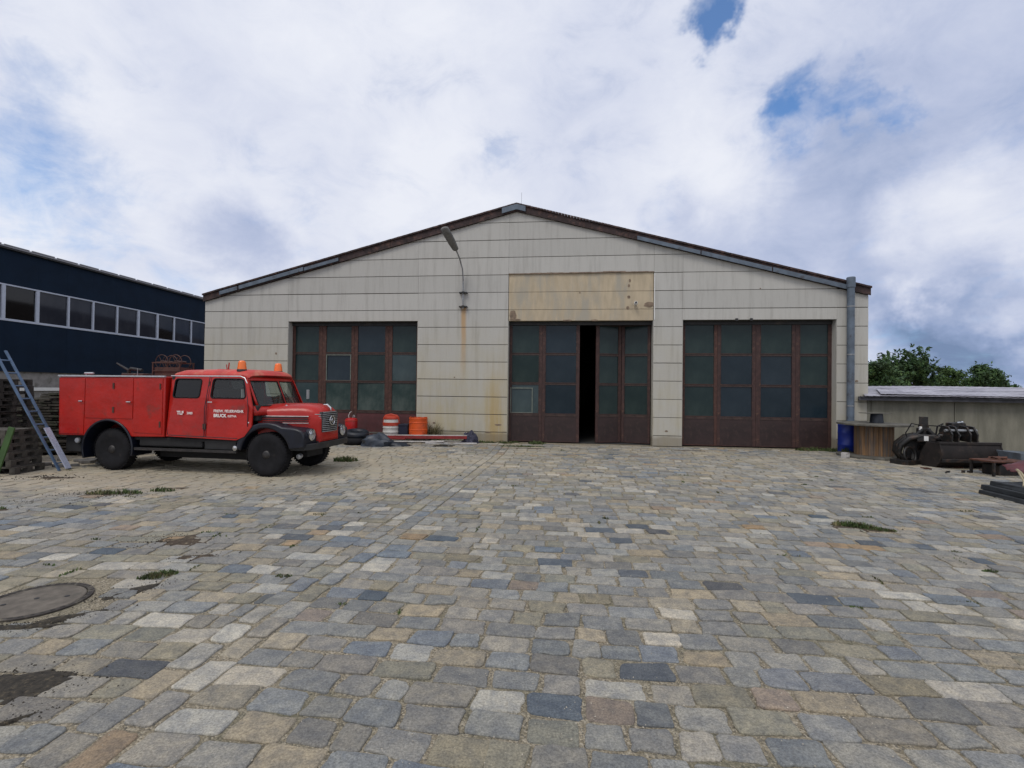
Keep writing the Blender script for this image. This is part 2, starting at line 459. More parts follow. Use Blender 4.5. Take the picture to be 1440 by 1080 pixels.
def sett_build(t, tc, c, b):
    a = t.node('ShaderNodeAttribute', attribute_name='stone').outputs['Color']
    n = t.noise(tc, 75, 6, .8); m_ = t.noise(tc, 9, 5, .62, .4); k = t.noise(tc, 170, 3, .7)
    a = t.mix(1.0, a, t.mix(t.ramp(m_, .3, .7), (.74, .76, .80), (1.22, 1.19, 1.12)), 'MULTIPLY')
    a = t.mix(1.0, a, t.mix(t.ramp(n, .28, .72), (.55, .55, .55), (1.42, 1.42, 1.40)), 'MULTIPLY')
    a = t.mix(t.ramp(k, .60, .74, 0, .5), a, (.52, .50, .45)); a = t.mix(t.ramp(k, .40, .28, 0, .6), a, (.06, .06, .055))
    # sand swept over the stones, thick around the lorry and thin elsewhere
    p = t.sep(tc)
    dist = t.vmath('DISTANCE', t.vmath('MULTIPLY', tc, (.55, 1, 0)), (-4.3, 11.6, 0))
    near_ = t.ramp(dist, .8, 5.0, .50, 0.0)
    d2 = t.vmath('DISTANCE', tc, (-4.2, 4.2, 0)); near2 = t.ramp(d2, .5, 1.6, .20, 0.0)
    far_ = t.ramp(p[1], 3.5, 13.0, 0, .22)
    big = t.noise(tc, .55, 6, .6, .5); sm = t.noise(tc, 7.5, 6, .7)
    s_ = t.math('ADD', t.math('ADD', near_, t.math('ADD', near2, far_)), t.math('ADD', t.math('MULTIPLY', t.math('SUBTRACT', big, .5), .9), t.math('MULTIPLY', t.math('SUBTRACT', sm, .5), .9)))
    sandc = t.mix(t.ramp(t.noise(tc, 2.2, 5, .6), .4, .65), (.40, .355, .265), (.44, .375, .27))
    a = t.mix(t.ramp(s_, .10, .50, 0, .74), a, sandc)
    st = t.ramp(t.noise(t.mapping(tc, (1, 1, 1), (11, 4, 0)), .8, 6, .65, .3), .60, .75, 0, .45)
    a = t.mix(st, a, (.11, .105, .08))
    h = t.math('ADD', t.math('MULTIPLY', n, .6), t.math('MULTIPLY', m_, 1.0))
    bp = t.node('ShaderNodeBump', i_Strength=1.0, i_Distance=.012, i_Height=h)
    t.l.new(bp.outputs[0], b.inputs['Normal'])
    t.put(b.inputs['Roughness'], t.ramp(m_, .3, .7, .68, .9))
    return a
mat('sett_stone', rough=.8, spec=.35, build=sett_build)
me.materials.append(MATS['sett_stone'])
o = bpy.data.objects.new('cobblestone_paving', me); COL.objects.link(o); tag(o, kind='structure')

# distant low field rise beyond the wall
mat('far_field', (.05, .07, .05), .95, var=.3, vscale=.05)
g = MB()
ring = []
for i in range(40):
    x = -300 + i * 20; ring.append([(x, 260, -.02), (x, 300, 2.0 + 2.0 * noise.noise(Vector((x * .01, 0, 3)))), (x, 360, -.02)])
g.loft(ring, caps=False); tag(g.build('hills', 'far_field'), kind='structure')

# manhole
mat('concrete_lid', (.125, .108, .088), .9, var=.25, vscale=9, dirt=(.09, .08, .065), dscale=5, damt=.6, bump=.004, bscale=50)
mat('cast_iron', (.036, .030, .025), .7, var=.3, vscale=15, dirt=(.17, .15, .11), dscale=9, damt=.5, bump=.003, bscale=60)
mt = thing('manhole_cover', 'round concrete filled manhole cover with iron rim in the paving', 'manhole cover', MH)
m = MB(); m.lathe([(.375, -.03), (.375, .006), (.368, .010), (.338, .010), (.332, .004), (.332, -.03)], 64)
for k in range(36):
    a_ = 2 * math.pi * k / 36; Mk = Matrix.Rotation(a_, 4, 'Z') @ Matrix.Translation((.353, 0, 0)); m.box(-.009, .009, -.014, .014, .009, .0135, rot=Mk.to_3x3(), at=Mk.translation)
m.build('iron_ring', 'cast_iron', mt, smooth=30)
m = MB(); m.lathe([(.325, -.03), (.325, .002), (.318, .007), (.302, .007), (.298, .003), (0, .004)], 64); m.build('lid', 'concrete_lid', mt, smooth=30)
m = MB()
for a_, r_ in ((.5, .20), (3.6, .20), (2.2, .05)): m.lathe([(0, .0), (.018, .0), (.018, .0065), (0, .0065)], 12, Matrix.Translation((r_ * math.cos(a_), r_ * math.sin(a_), 0)))
m.split('lifting_hole', 'black_metal', mt)

# soil, grass
mat('dark_soil', (.030, .025, .018), .95, var=.4, vscale=30, dirt=(.10, .08, .05), dscale=40, damt=.5, bump=.01, bscale=80)
mat('mud_brown', (.052, .036, .022), .95, var=.35, vscale=20, dirt=(.22, .18, .12), dscale=18, damt=.5, bump=.008, bscale=60)
def soil(patches, name, m_, hgt=.022):
    g = MB()
    for cx, cy, rx, ry, rot, seed in patches:
        n = 40; rings = []
        for k, f in enumerate((1.0, .8, .55, .3, .05)):
            rg = []
            for i in range(n):
                a = 2 * math.pi * i / n
                rn = 1 + .45 * noise.noise(Vector((math.cos(a) * 1.5, math.sin(a) * 1.5, seed))) + .25 * noise.noise(Vector((math.cos(a) * 5, math.sin(a) * 5, seed)))
                x = math.cos(a) * rx * rn * f; y = math.sin(a) * ry * rn * f
                X = cx + x * math.cos(rot) - y * math.sin(rot); Y = cy + x * math.sin(rot) + y * math.cos(rot)
                z = -.006 + hgt * (1 - f ** 2) * (.7 + .6 * noise.noise(Vector((X * 9, Y * 9, seed)))) + (.004 if f < .9 else 0)
                rg.append((X, Y, z))
            rings.append(rg)
        g.loft(rings, closed=True, caps=False)
        g.f.append(tuple(len(g.v) - n + i for i in range(n))); g.mi.append(0)
    return tag(g.build(name, m_, smooth=60), kind='stuff')
tag(soil([(-3.02, 2.98, .46, .17, .15, 1.2), (-3.42, 3.86, .24, .05, .62, 2.1), (-3.80, 3.69, .34, .06, .03, 7.7), (-3.30, 4.38, .26, .085, .75, 3.3), (-2.72, 2.62, .22, .018, .72, 8.3), (-2.45, 2.2, .2, .02, .5, 1.3), (-3.55, 3.7, .2, .03, .3, 4.4)], 'dark_soil', 'dark_soil'),
    'dark crumbly soil spread beside the manhole and at the left foreground', 'soil')
tag(soil([(-3.85, 5.80, .30, .24, .1, 4.5), (-3.3, 5.25, .22, .09, .3, 5.5), (-6.7, 8.2, .55, .12, .1, 6.1), (-8.9, 9.6, .5, .14, 0, 6.6), (-7.4, 7.1, .3, .10, .1, 9.6), (-5.9, 8.75, .28, .08, .1, 3.6),
          (.6, 15.3, .9, .10, -.1, 12.2), (5.5, 15.2, .7, .1, -.1, 13.0), (4.72, 6.68, .38, .13, -.2, 14.4)], 'mud', 'mud_brown', .016),
    'brown mud and dirt lying on the setts in flat patches', 'mud')
def leaf_build(t, tc, c, b):
    oi = t.node('ShaderNodeObjectInfo')
    return None
mat('grass_green', (.052, .082, .020), .8, var=.5, vscale=12, dirt=(.13, .11, .05), dscale=8, damt=.7)
mat('dry_grass', (.16, .14, .07), .85, var=.4, vscale=12, dirt=(.07, .09, .03), dscale=8, damt=.5)
def tufts(spots, name, m_, label):
    g = MB()
    for cx, cy, rx, ry, rot, cnt, h, z0 in spots:
        for _ in range(cnt):
            a = random.uniform(0, 6.283); r_ = math.sqrt(random.random())
            x = math.cos(a) * r_ * rx; y = math.sin(a) * r_ * ry
            X = cx + x * math.cos(rot) - y * math.sin(rot); Y = cy + x * math.sin(rot) + y * math.cos(rot)
            hh = h * random.uniform(.4, 1.15) * (1.1 - .5 * r_); dr = random.uniform(0, 6.283); ln = random.uniform(.1, .7) * hh; wd = random.uniform(.0025, .006) * (1 + Y / 8)
            px, py = -math.sin(dr) * wd, math.cos(dr) * wd; dx, dy = math.cos(dr) * ln, math.sin(dr) * ln
            g.add([(X - px, Y - py, z0), (X + px, Y + py, z0), (X + px * .7 + dx * .4, Y + py * .7 + dy * .4, z0 + hh * .65), (X - px * .7 + dx * .4, Y - py * .7 + dy * .4, z0 + hh * .65), (X + dx, Y + dy, z0 + hh * .95)],
                  [(0, 1, 2, 3), (3, 2, 4)])
    o = g.build(name, m_); return tag(o, label, 'grass', kind='stuff')
W = []
TINY = []
for i in range(70):
    a_ = random.random(); yy = random.uniform(4, 15); xx = random.uniform(-1, 1) * yy * .95
    if abs(xx) < 2.5 and random.random() < .6: continue
    TINY.append((xx, yy, random.uniform(.04, .16), .018, HA + (random.random() < .3) * 1.57, int(random.uniform(12, 40)), random.uniform(.018, .045), -.004))
for i in range(46):
    u = random.choice([random.uniform(-3.2, 0.0)] * 3 + [random.uniform(0, 1.2), random.uniform(9.2, 10.9), random.uniform(9.8, 10.8)] + [random.uniform(-7.5, -3.2)])
    p = hall(u, random.uniform(-.35, -.03)); W.append((p.x, p.y, .22, .07, HA, 60, random.uniform(.05, .16), -.005))
tufts([(-3.32, 4.72, .16, .08, .6, 260, .055, 0), (-6.55, 8.25, .45, .10, .1, 220, .10, 0), (-5.95, 8.5, .22, .07, 0, 110, .09, 0), (-7.4, 7.15, .22, .07, 0, 90, .06, 0),
       (4.66, 6.75, .24, .09, -.5, 380, .085, 0), (4.85, 6.6, .22, .06, -.3, 200, .05, 0), (4.9, 5.1, .08, .03, 0, 70, .035, 0), (5.1, 5.7, .06, .04, 0, 30, .03, 0), (-2.15, 4.75, .08, .04, 0, 60, .03, 0),
       (-4.05, 12.2, .30, .15, 0, 260, .16, 0), (.35, 15.75, .75, .10, HA, 500, .05, 0), (10.15, 14.95, .22, .12, 0, 300, .28, 0)] + W + TINY, 'grass', 'grass_green', 'short green grass tufts growing between setts and along the wall foot')
W = []
for i in range(14):
    p = hall(random.uniform(-3.3, -2.35), random.uniform(-.3, -.08)); W.append((p.x, p.y, .12, .06, 0, 26, random.uniform(.45, .85), .0))
W += [(-6.75, 8.2, .2, .08, 0, 60, .10, 0), (4.5, 6.82, .15, .05, 0, 60, .08, 0)]
tufts(W, 'weeds', 'dry_grass', 'dry stalky weeds behind the orange barrel and in paving gaps')

def crumbs(spots, name, m_, label, cat):
    g = MB()
    for cx, cy, rx, ry, rot, cnt, s0, s1 in spots:
        for _ in range(cnt):
            r_ = abs(random.gauss(0, .6)); a = random.uniform(0, 6.283); x = math.cos(a) * r_ * rx; y = math.sin(a) * r_ * ry
            X = cx + x * math.cos(rot) - y * math.sin(rot); Y = cy + x * math.sin(rot) + y * math.cos(rot)
            if (Vector((X, Y, 0)) - MH).length < .38: continue
            s_ = random.uniform(s0, s1) * (1.4 if random.random() < .1 else 1); b = random.uniform(0, 6.283); z = .002
            c_, d_ = math.cos(b) * s_, math.sin(b) * s_; f = random.uniform(.5, .9)
            g.add([(X + c_, Y + d_, z), (X - d_ * f, Y + c_ * f, z), (X - c_ * .8, Y - d_ * .8, z), (X + d_ * f, Y - c_ * f, z), (X + c_ * .2, Y, z + s_ * .8), (X - c_ * .3, Y - d_ * .3, z + s_ * .7)],
                  [(0, 1, 4), (1, 2, 5, 4), (2, 3, 5), (3, 0, 4, 5)])
    return tag(g.build(name, m_), label, cat, kind='stuff')
crumbs([(-3.05, 2.98, .42, .20, .15, 900, .003, .010), (-3.42, 3.86, .32, .08, .62, 380, .003, .009), (-3.80, 3.69, .42, .09, .03, 450, .003, .009), (-3.30, 4.38, .34, .14, .75, 450, .003, .010), (-2.72, 2.62, .34, .05, .72, 260, .003, .008),
        (-3.98, 5.82, .4, .26, .1, 350, .004, .012), (-3.3, 5.25, .3, .15, .3, 160, .004, .010), (-6.7, 8.2, .8, .25, .1, 260, .006, .018), (-8.9, 9.6, .8, .3, 0, 220, .006, .022), (-7.4, 7.6, 1.6, .8, 0, 200, .005, .014),
        (4.72, 6.68, .5, .2, -.2, 300, .004, .012)], 'soil_crumbs', 'dark_soil', 'loose dark crumbs of soil scattered round the dirt patches', 'soil')
mat('grit_pale', (.42, .38, .31), .9, var=.3, vscale=30)
crumbs([(random.uniform(-3.2, 3.4), random.uniform(2.1, 5.5), .7, .6, 0, 26, .0025, .006) for _ in range(60)], 'grit', 'grit_pale', 'pale grit strewn thinly over the setts in the foreground', 'grit')
# ------------------------------------------------------------------ warehouse
def wall_build(t, tc, c, b):
    p = t.sep(tc)
    at_ = t.node('ShaderNodeAttribute', attribute_name='panel').outputs['Fac']
    base = t.mix(at_, (.43, .424, .40), (.475, .467, .44))
    streak = t.noise(t.mapping(tc, (3.2, 1, .30)), 1.5, 7, .62)
    fine = t.noise(t.mapping(tc, (22, 1, 1.2)), 1.0, 5, .65)
    blot = t.noise(tc, 1.1, 6, .62)
    base = t.mix(t.ramp(streak, .45, .80, 0, .55), base, (.25, .24, .22))
    base = t.mix(t.ramp(fine, .50, .80, 0, .30), base, (.27, .26, .235))
    # yellow algae film, stronger on the lower courses
    lowv = t.ramp(p[2], 4.6, .4, 0, .80, smooth=False)
    al = t.math('MULTIPLY', lowv, t.ramp(t.math('ADD', blot, t.math('MULTIPLY', streak, .5)), .55, .95, .35, 1.0))
    rightless = t.ramp(p[0], 3.0, 6.0, 1.0, .6)
    base = t.mix(t.math('MULTIPLY', al, rightless), base, (.44, .385, .235))
    # ochre run beside the middle door
    oc = t.math('MULTIPLY', t.ramp(t.math('ABSOLUTE', t.math('ADD', p[0], .45)), .12, .5, 1, 0), t.ramp(p[2], 3.3, .5, 0, .75))
    base = t.mix(t.math('MULTIPLY', oc, t.ramp(streak, .3, .6, .3, 1)), base, (.42, .30, .12))
    # rust run under the lamp bracket
    wv = t.math('ADD', p[0], t.math('MULTIPLY', t.math('SUBTRACT', t.noise(t.mapping(tc, (1, 1, .6)), 2, 3), .5), .12))
    run = t.math('MULTIPLY', t.ramp(t.math('ABSOLUTE', t.math('ADD', wv, 1.60)), .03, .13, 1, 0), t.math('MULTIPLY', t.ramp(p[2], 1.6, 4.4, 0, .75), t.ramp(p[2], 4.62, 4.66, 1, 0)))
    base = t.mix(run, base, (.44, .26, .10))
    foot = t.ramp(t.math('ADD', p[2], t.math('MULTIPLY', blot, -.5)), .0, .18, .55, 0)
    base = t.mix(foot, base, (.16, .13, .09))
    bp = t.node('ShaderNodeBump', i_Strength=.5, i_Distance=.006, i_Height=t.noise(tc, 25, 5, .7))
    t.l.new(bp.outputs[0], b.inputs['Normal'])
    return base
mat('panel_concrete', rough=.9, spec=.25, build=wall_build)
mat('joint_dark', (.075, .072, .065), .95)
mat('beige_infill', (.45, .375, .265), .9, var=.1, vscale=3, stretch=(2, 1, .5), dirt=(.36, .33, .27), dscale=1.2, damt=.8, bump=.004, bscale=25)
mat('broken_render', (.20, .15, .11), .95, var=.3, bump=.01, bscale=30)
mat('roof_tar', (.035, .022, .022), .85, var=.4, vscale=5, dirt=(.10, .055, .045), dscale=6, damt=.6, bump=.01, bscale=20)
mat('zinc_blue', (.105, .135, .175), .65, metal=.1, var=.2, vscale=4, dirt=(.06, .06, .07), dscale=5, damt=.4)
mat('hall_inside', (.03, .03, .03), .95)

wh = thing('warehouse', 'wide gabled warehouse of pale concrete panels with three tall folding doors', 'warehouse', HP, HA)
UL, UR, UM = -11.25, 11.34, .19; ZE, ZR = 4.90, 7.86
def ztop(u): return ZE + (ZR - ZE) * ((u - UL) / (UM - UL) if u < UM else (UR - u) / (UR - UM))
DOORS = [(-8.01, -3.22), (-.06, 4.77), (5.69, 10.42)]; DZ = 4.14; INF = 5.74
cols = [UL, -8.01, -3.22, -.06, 4.77, 5.69, 10.42, UR]
zj = [0] + [.348 + .596 * k for k in range(0, 14)]
def clip_top(u0, u1, z0, z1):
    """rectangle clipped under the gable"""
    poly = [(u0, z0), (u1, z0), (u1, z1), (u0, z1)]
    kl = (ZR - ZE) / (UM - UL); kr = (ZR - ZE) / (UR - UM)
    for fn in (lambda p: ZE + kl * (p[0] - UL) - p[1], lambda p: ZE + kr * (UR - p[0]) - p[1]):
        out = []
        for i, p in enumerate(poly):
            q = poly[(i + 1) % len(poly)]; a, b = fn(p), fn(q)
            if a >= 0: out.append(p)
            if (a > 1e-9) != (b > 1e-9) and abs(a - b) > 1e-9 and (a > 0) != (b > 0):
                k = a / (a - b); out.append((p[0] + (q[0] - p[0]) * k, p[1] + (q[1] - p[1]) * k))
        poly = []
        for p in out:
            if not poly or (abs(p[0] - poly[-1][0]) + abs(p[1] - poly[-1][1])) > 1e-4: poly.append(p)
        if len(poly) > 1 and abs(poly[0][0] - poly[-1][0]) + abs(poly[0][1] - poly[-1][1]) < 1e-4: poly.pop()
        if len(poly) < 3: return None
    xs = [p[0] for p in poly]; zs_ = [p[1] for p in poly]
    if (max(xs) - min(xs)) < .06 or (max(zs_) - min(zs_)) < .05: return None
    return poly
def inset(poly, d):
    n = len(poly); out = []
    area = sum(poly[i][0] * poly[(i + 1) % n][1] - poly[(i + 1) % n][0] * poly[i][1] for i in range(n)) / 2
    s_ = 1 if area > 0 else -1
    for i in range(n):
        p0 = Vector(poly[i - 1]); p = Vector(poly[i]); p1 = Vector(poly[(i + 1) % n])
        a = (p - p0).normalized(); b = (p1 - p).normalized()
        na = Vector((-a.y, a.x)) * s_; nb = Vector((-b.y, b.x)) * s_
        bis = (na + nb); L = bis.length
        if L < 1e-4: out.append(tuple(p)); continue
        bis /= L; k = d / max(.35, bis.dot(na)); out.append(tuple(p + bis * k))
    return out
wall = MB(); back = MB(); tone = []; rj = random.Random(4)
for ci in range(len(cols) - 1):
    u0, u1 = cols[ci], cols[ci + 1]
    isdoor = (u0, u1) in DOORS
    for k in range(len(zj) - 1):
        z0, z1 = zj[k], zj[k + 1]
        if isdoor:
            if z1 <= DZ: continue
            if z0 < DZ: z0 = DZ
            if (u0, u1) == DOORS[1]:
                if z0 < INF: 
                    if z1 <= INF + .2: continue
                    z0 = INF
        segs = [(u0, u1)]
        if k >= 7 and u1 - u0 > 4.3 and not isdoor: segs = [(u0, u1)]
        for a, b in segs:
            pl = clip_top(a, b, z0, z1)
            if not pl: continue
            n0 = len(wall.f)
            ip = [(min(max(x, a + .0012), b - .0012) if abs(q[0] - a) < 1e-5 or abs(q[0] - b) < 1e-5 else x, z) for (x, z), q in zip([(a + .0012 if abs(q[0] - a) < 1e-5 else (b - .0012 if abs(q[0] - b) < 1e-5 else x), z) for (x, z), q in zip(inset(pl, rj.uniform(.007, .012)), pl)], pl)]
            yj = rj.uniform(-.006, .005)
            n = len(pl); ip2 = [(x + (.002 if abs(q[0] - a) < 1e-5 else (-.002 if abs(q[0] - b) < 1e-5 else 0)), z + (.004 if abs(q[1] - z0) < 1e-5 else (-.004 if abs(q[1] - z1) < 1e-5 else 0))) for (x, z), q in zip(ip, pl)]
            vs = [(x, yj, z) for x, z in ip2] + [(x, yj + .005, z) for x, z in ip] + [(x, .05, z) for x, z in ip]
            fs = [tuple(range(n))] + [(r_ * n + i, r_ * n + (i + 1) % n, (r_ + 1) * n + (i + 1) % n, (r_ + 1) * n + i) for r_ in (0, 1) for i in range(n)]
            wall.add(vs, fs); tone += [random.random()] * (len(wall.f) - n0)
            back.prism(pl, .022, .28)
wo = wall.build('wall', 'panel_concrete', wh)
at = wo.data.attributes.new('panel', 'FLOAT', 'FACE')
at.data.foreach_set('value', tone)
back.build('wall_core', 'joint_dark', wh)
# pale reveals at the door jambs
m = MB()
for a, b in DOORS:
    for u, s_ in ((a, 1), (b, -1)): m.box(min(u, u + s_ * .012), max(u, u + s_ * .012), .006, .37, 0, DZ)
m.split('door_jamb', 'panel_concrete', wh)
# infill above the middle door
m = MB(); zs = [DZ, 4.52, 5.12, INF]
for z0, z1 in zip(zs, zs[1:]):
    m.box(-.05, 4.76, .030 + random.uniform(-.004, .004), .2, z0 + .004, z1 - .007)
m.build('infill_panel', 'beige_infill', wh, bevel=.004)
m = MB()
for i in range(26):
    u = -.06 + i * .186; m.box(u, u + .184, -.010 - .015 * random.random(), .03, INF - .012 - .012 * random.random() + .012 * (i > 15), INF + .012 + .015 * random.random() * (i > 3) + .02 * (i in (17, 18, 19, 20)))
m.build('ledge', 'broken_render', wh)
m = MB(); m.box(4.775, 4.80, -.016, .0, 4.16, 5.7); m.build('conduit', 'white_paint', wh)
# broken patches and cable holes
m = MB()
def patch(u, z, rx, rz, sd, y0=.018):
    n = 14; m.prism([(u + rx * math.cos(2 * math.pi * i / n) * (1 + .35 * noise.noise(Vector((i * 1.3, sd, 0)))), z + rz * math.sin(2 * math.pi * i / n) * (1 + .35 * noise.noise(Vector((i * .9, sd, 4))))) for i in range(n)], y0, y0 + .02)
for a in ((3.99, 5.47, .035, .05), (3.96, 5.30, .035, .05), (3.96, 4.92, .05, .05), (3.93, 4.56, .05, .06), (2.35, 5.08, .03, .02), (.10, 4.33, .12, .17)): patch(*a, a[0])
for a in ((-8.45, 3.0, .035, .04), (-2.6, .62, .05, .03), (-1.9, 2.2, .02, .025), (5.2, .5, .05, .03), (-9.6, 1.2, .03, .03), (-.35, .60, .12, .03), (-.7, .34, .10, .02), (8.1, 5.15, .025, .02), (11.0, 2.2, .05, .03)): patch(a[0], a[1], a[2], a[3], a[0], -.008)
for a in ((.18, 4.18, .2, .035), (1.95, 4.15, .16, .03), (2.85, 4.15, .12, .03)): patch(a[0], a[1], a[2], a[3], 3.3)
m.split('damage', 'broken_render', wh)
m = MB(); patch(4.62, 4.66, .16, .09, 9.1); m.build('mortar_patch', 'broken_render', wh)
# security camera
sc_ = thing('security_camera', 'small white security camera on the beige infill above the middle door', 'camera', hall(4.17, .0, 4.66), HA)
m = MB(); m.lathe([(.03, 0), (.03, .05)], 12, Matrix.Translation((0, .03, 0)) @ Matrix.Rotation(R(90), 4, 'X')); m.build('mount', 'white_paint', sc_)
m = MB(); m.lathe([(.0, .0), (.055, .0), (.06, .03), (.06, .14), (.04, .17), (0, .17)], 16, Matrix.Translation((0, -.02, .01)) @ Matrix.Rotation(R(80), 4, 'X')); m.build('housing', 'white_paint', sc_, smooth=True)
m = MB(); m.lathe([(0, 0), (.035, 0), (.035, .01), (0, .01)], 12, Matrix.Translation((0, -.19, .04)) @ Matrix.Rotation(R(80), 4, 'X')); m.build('lens', 'black_metal', sc_)
# inside box
m = MB()
m.box(UL + .05, UL + .3, .28, 30, 0, 4.9); m.box(UR - .3, UR - .05, .28, 30, 0, 4.9); m.box(UL + .05, UR - .05, 30, 30.25, 0, 4.9)
m.prism([(UL + .02, 4.9), (UR - .02, 4.9), (UM, ZR + .1)], 30, 30.25)
m.split('side_wall', ['panel_concrete'], wh)
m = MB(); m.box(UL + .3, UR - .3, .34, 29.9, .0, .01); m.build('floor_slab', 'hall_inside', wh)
# roof with ribbed edge
m = MB(); TH = .27
def roof_strip(ua, ub, y0, y1, za, zb, mi=0):
    """slab between heights above the wall top line, from ua to ub (one slope)"""
    pl = [(ua, ztop(ua) + za), (ub, ztop(ub) + za), (ub, ztop(ub) + zb), (ua, ztop(ua) + zb)]
    m.prism(pl, y0, y1, mi=mi)
for a, b in ((UL - .02, UM), (UM, UR + .02)): roof_strip(a, b, -.06, 30.4, .02, TH - .05)
m.build('roof', 'roof_tar', wh)
m = MB()
n = 110
for i in range(n):
    for a, b in ((UL - .04, UM), (UM, UR + .04)):
        u0 = a + (b - a) * i / n; u1 = a + (b - a) * (i + .94) / n
        roof_strip(u0, u1, -.13 - random.random() * .012, .25, TH - .055 + random.uniform(-.003, .003), TH + random.uniform(-.001, .002))
m.build('verge_tiles', 'roof_tar', wh)
m = MB()
for a, b in ((UL - .03, UM), (UM, UR + .03)): 
    k = 9
    for i in range(k): roof_strip(a + (b - a) * i / k + .004, a + (b - a) * (i + 1) / k - .004, -.085 - .004 * (i % 2), -.062, -.01, TH - .06)
m.build('fascia_board', 'roof_tar', wh)
m = MB()
for a, b, za, zb in ((-10.6, -9.9, .05, .17), (-9.85, -7.4, .05, .17), (-7.36, -6.1, .04, .14), (-.3, UM, .05, .22), (UM, .5, .05, .22), (4.2, 6.2, .0, .11), (6.24, 8.4, .0, .12), (8.44, 10.7, .0, .13)):
    roof_strip(a, b, -.145, -.105, za - .01, zb)
m.split('flashing', 'zinc_blue', wh)
m = MB(); m.tube([(.34, .1, ZR + .25), (.34, .1, ZR + .70)], .005, 6); m.build('lightning_rod', 'dull_steel', wh)

# door leaves
ROWS = [(3.055, 4.02), (2.04, 2.99), (.985, 1.975)]
def leaf(u0, u1, g0, g1, frame, kick, y=.29, panes=('pane_green',) * 3, hinge=None, ang=0.0, extra=None, label=None):
    """one door leaf: steel frame with kick plate, three panes; built in its own coordinates"""
    w_ = u1 - u0; m = MB(); T = .05
    m.box(0, g0 - u0, 0, T, .03, DZ - .04); m.box(g1 - u0, w_, 0, T, .03, DZ - .04)
    zz = [.9] ; 
    a, b = g0 - u0, g1 - u0
    m.box(a, b, .012, .03, .06, .90, 1)
    m.box(a, b, 0, T, .03, .06)
    m.box(a, b, 0, T, .90, ROWS[2][0], 2)
    m.box(a, b, .006, T, ROWS[2][1], ROWS[1][0], 2); m.box(a, b, .006, T, ROWS[1][1], ROWS[0][0], 2); m.box(a, b, .006, T, ROWS[0][1], DZ - .04, 2)
    # glazing beads
    for z0, z1 in ROWS:
        m.box(a, a + .018, -.006, .02, z0, z1); m.box(b - .018, b, -.006, .02, z0, z1); m.box(a + .018, b - .018, -.006, .02, z0, z0 + .02)
    o = m.build('door_leaf', [frame, kick, 'bar_dark'], wh, bevel=.003, label=label)
    o.location = (u0, y, 0); o.rotation_euler = (0, 0, ang)
    for (z0, z1), pm in zip(ROWS, panes):
        p = MB(); p.box(-(b - a) / 2 + .002, (b - a) / 2 - .002, -.003, .003, -(z1 - z0) / 2 + .002, (z1 - z0) / 2 - .002); po = p.build('window_pane', pm, o); po.location = ((a + b) / 2, .028, (z0 + z1) / 2); po.rotation_euler = (random.gauss(0, .016), 0, random.gauss(0, .008))
    return o
L_ = [(-8.0, -6.86, -7.90, -6.97), (-6.855, -5.65, -6.72, -5.74), (-5.645, -4.37, -5.53, -4.48), (-4.365, -3.23, -4.25, -3.33)]
PN = [('pane_green', 'pane_green', 'pane_pale'), ('pane_green', 'pane_blue', 'pane_dirty'), ('pane_blue', 'pane_green', 'pane_dirty'), ('pane_green', 'pane_pale', 'pane_dirty')]
for i, (a, b, c, d_) in enumerate(L_):
    o = leaf(a, b, c, d_, 'rust_frame', 'door_red', panes=PN[i])
    if i == 1:
        m = MB(); z0, z1 = ROWS[1]; A, B = c - a, d_ - a
        for q in ((A + .02, A + .05, z0, z1), (B - .05, B - .02, z0, z1), (A + .05, B - .05, z0, z0 + .03), (A + .05, B - .05, z1 - .03, z1)): m.box(q[0], q[1], -.004, .02, q[2], q[3])
        m.build('window_frame', 'pane_frame', o)
leaf(-.05, 1.10, .04, 1.0, 'door_dark_frame', 'door_brown', panes=('pane_green', 'pane_green', 'pane_pale'))
o = [c for c in wh.children if c.name.startswith('door_leaf')][-1]
m = MB(); 
for q in ((.06, .09, 1.0, 1.88), (.80, .84, 1.0, 1.88), (.09, .80, 1.0, 1.03), (.09, .80, 1.84, 1.88)): m.box(q[0], q[1], -.004, .02, q[2], q[3])
m.build('window_frame', 'pane_frame', o)
leaf(1.105, 2.37, 1.20, 2.27, 'door_dark_frame', 'door_brown', panes=('pane_blue', 'pane_blue', 'pane_blue'))
# folded pair, middle hinge pushed inwards
w1 = 1.02; a1 = math.acos((4.76 - 3.80) / w1)
leaf(2.93, 3.87, 3.03, 3.77, 'door_dark_frame', 'door_brown', y=.38, ang=R(21), panes=('pane_green',) * 3)
leaf(3.82, 4.80, 3.91, 4.72, 'door_dark_frame', 'door_brown', y=.74, ang=R(-21), panes=('pane_green',) * 3)
for i, (a, b, c, d_) in enumerate([(5.70, 6.87, 5.82, 6.78), (6.875, 8.08, 6.97, 7.98), (8.085, 9.31, 8.22, 9.21), (9.315, 10.41, 9.43, 10.31)]):
    leaf(a, b, c, d_, 'rust_frame' if i < 1 else 'door_dark_frame', 'door_brown', panes=[('pane_green',) * 3, ('pane_green', 'pane_blue', 'pane_blue'), ('pane_green', 'pane_blue', 'pane_blue'), ('pane_green', 'pane_green', 'pane_blue')][i])
# door track and rollers
m = MB()
for a, b in DOORS: m.box(a + .015, b - .015, .24, .36, DZ - .12, DZ - .003)
m.split('door_track', 'black_metal', wh)
m = MB()
for u in (7.38, 7.83): m.box(u - .04, u + .04, -.03, .0, DZ - .03, DZ + .05)
m.split('roller_bracket', 'black_metal', wh)
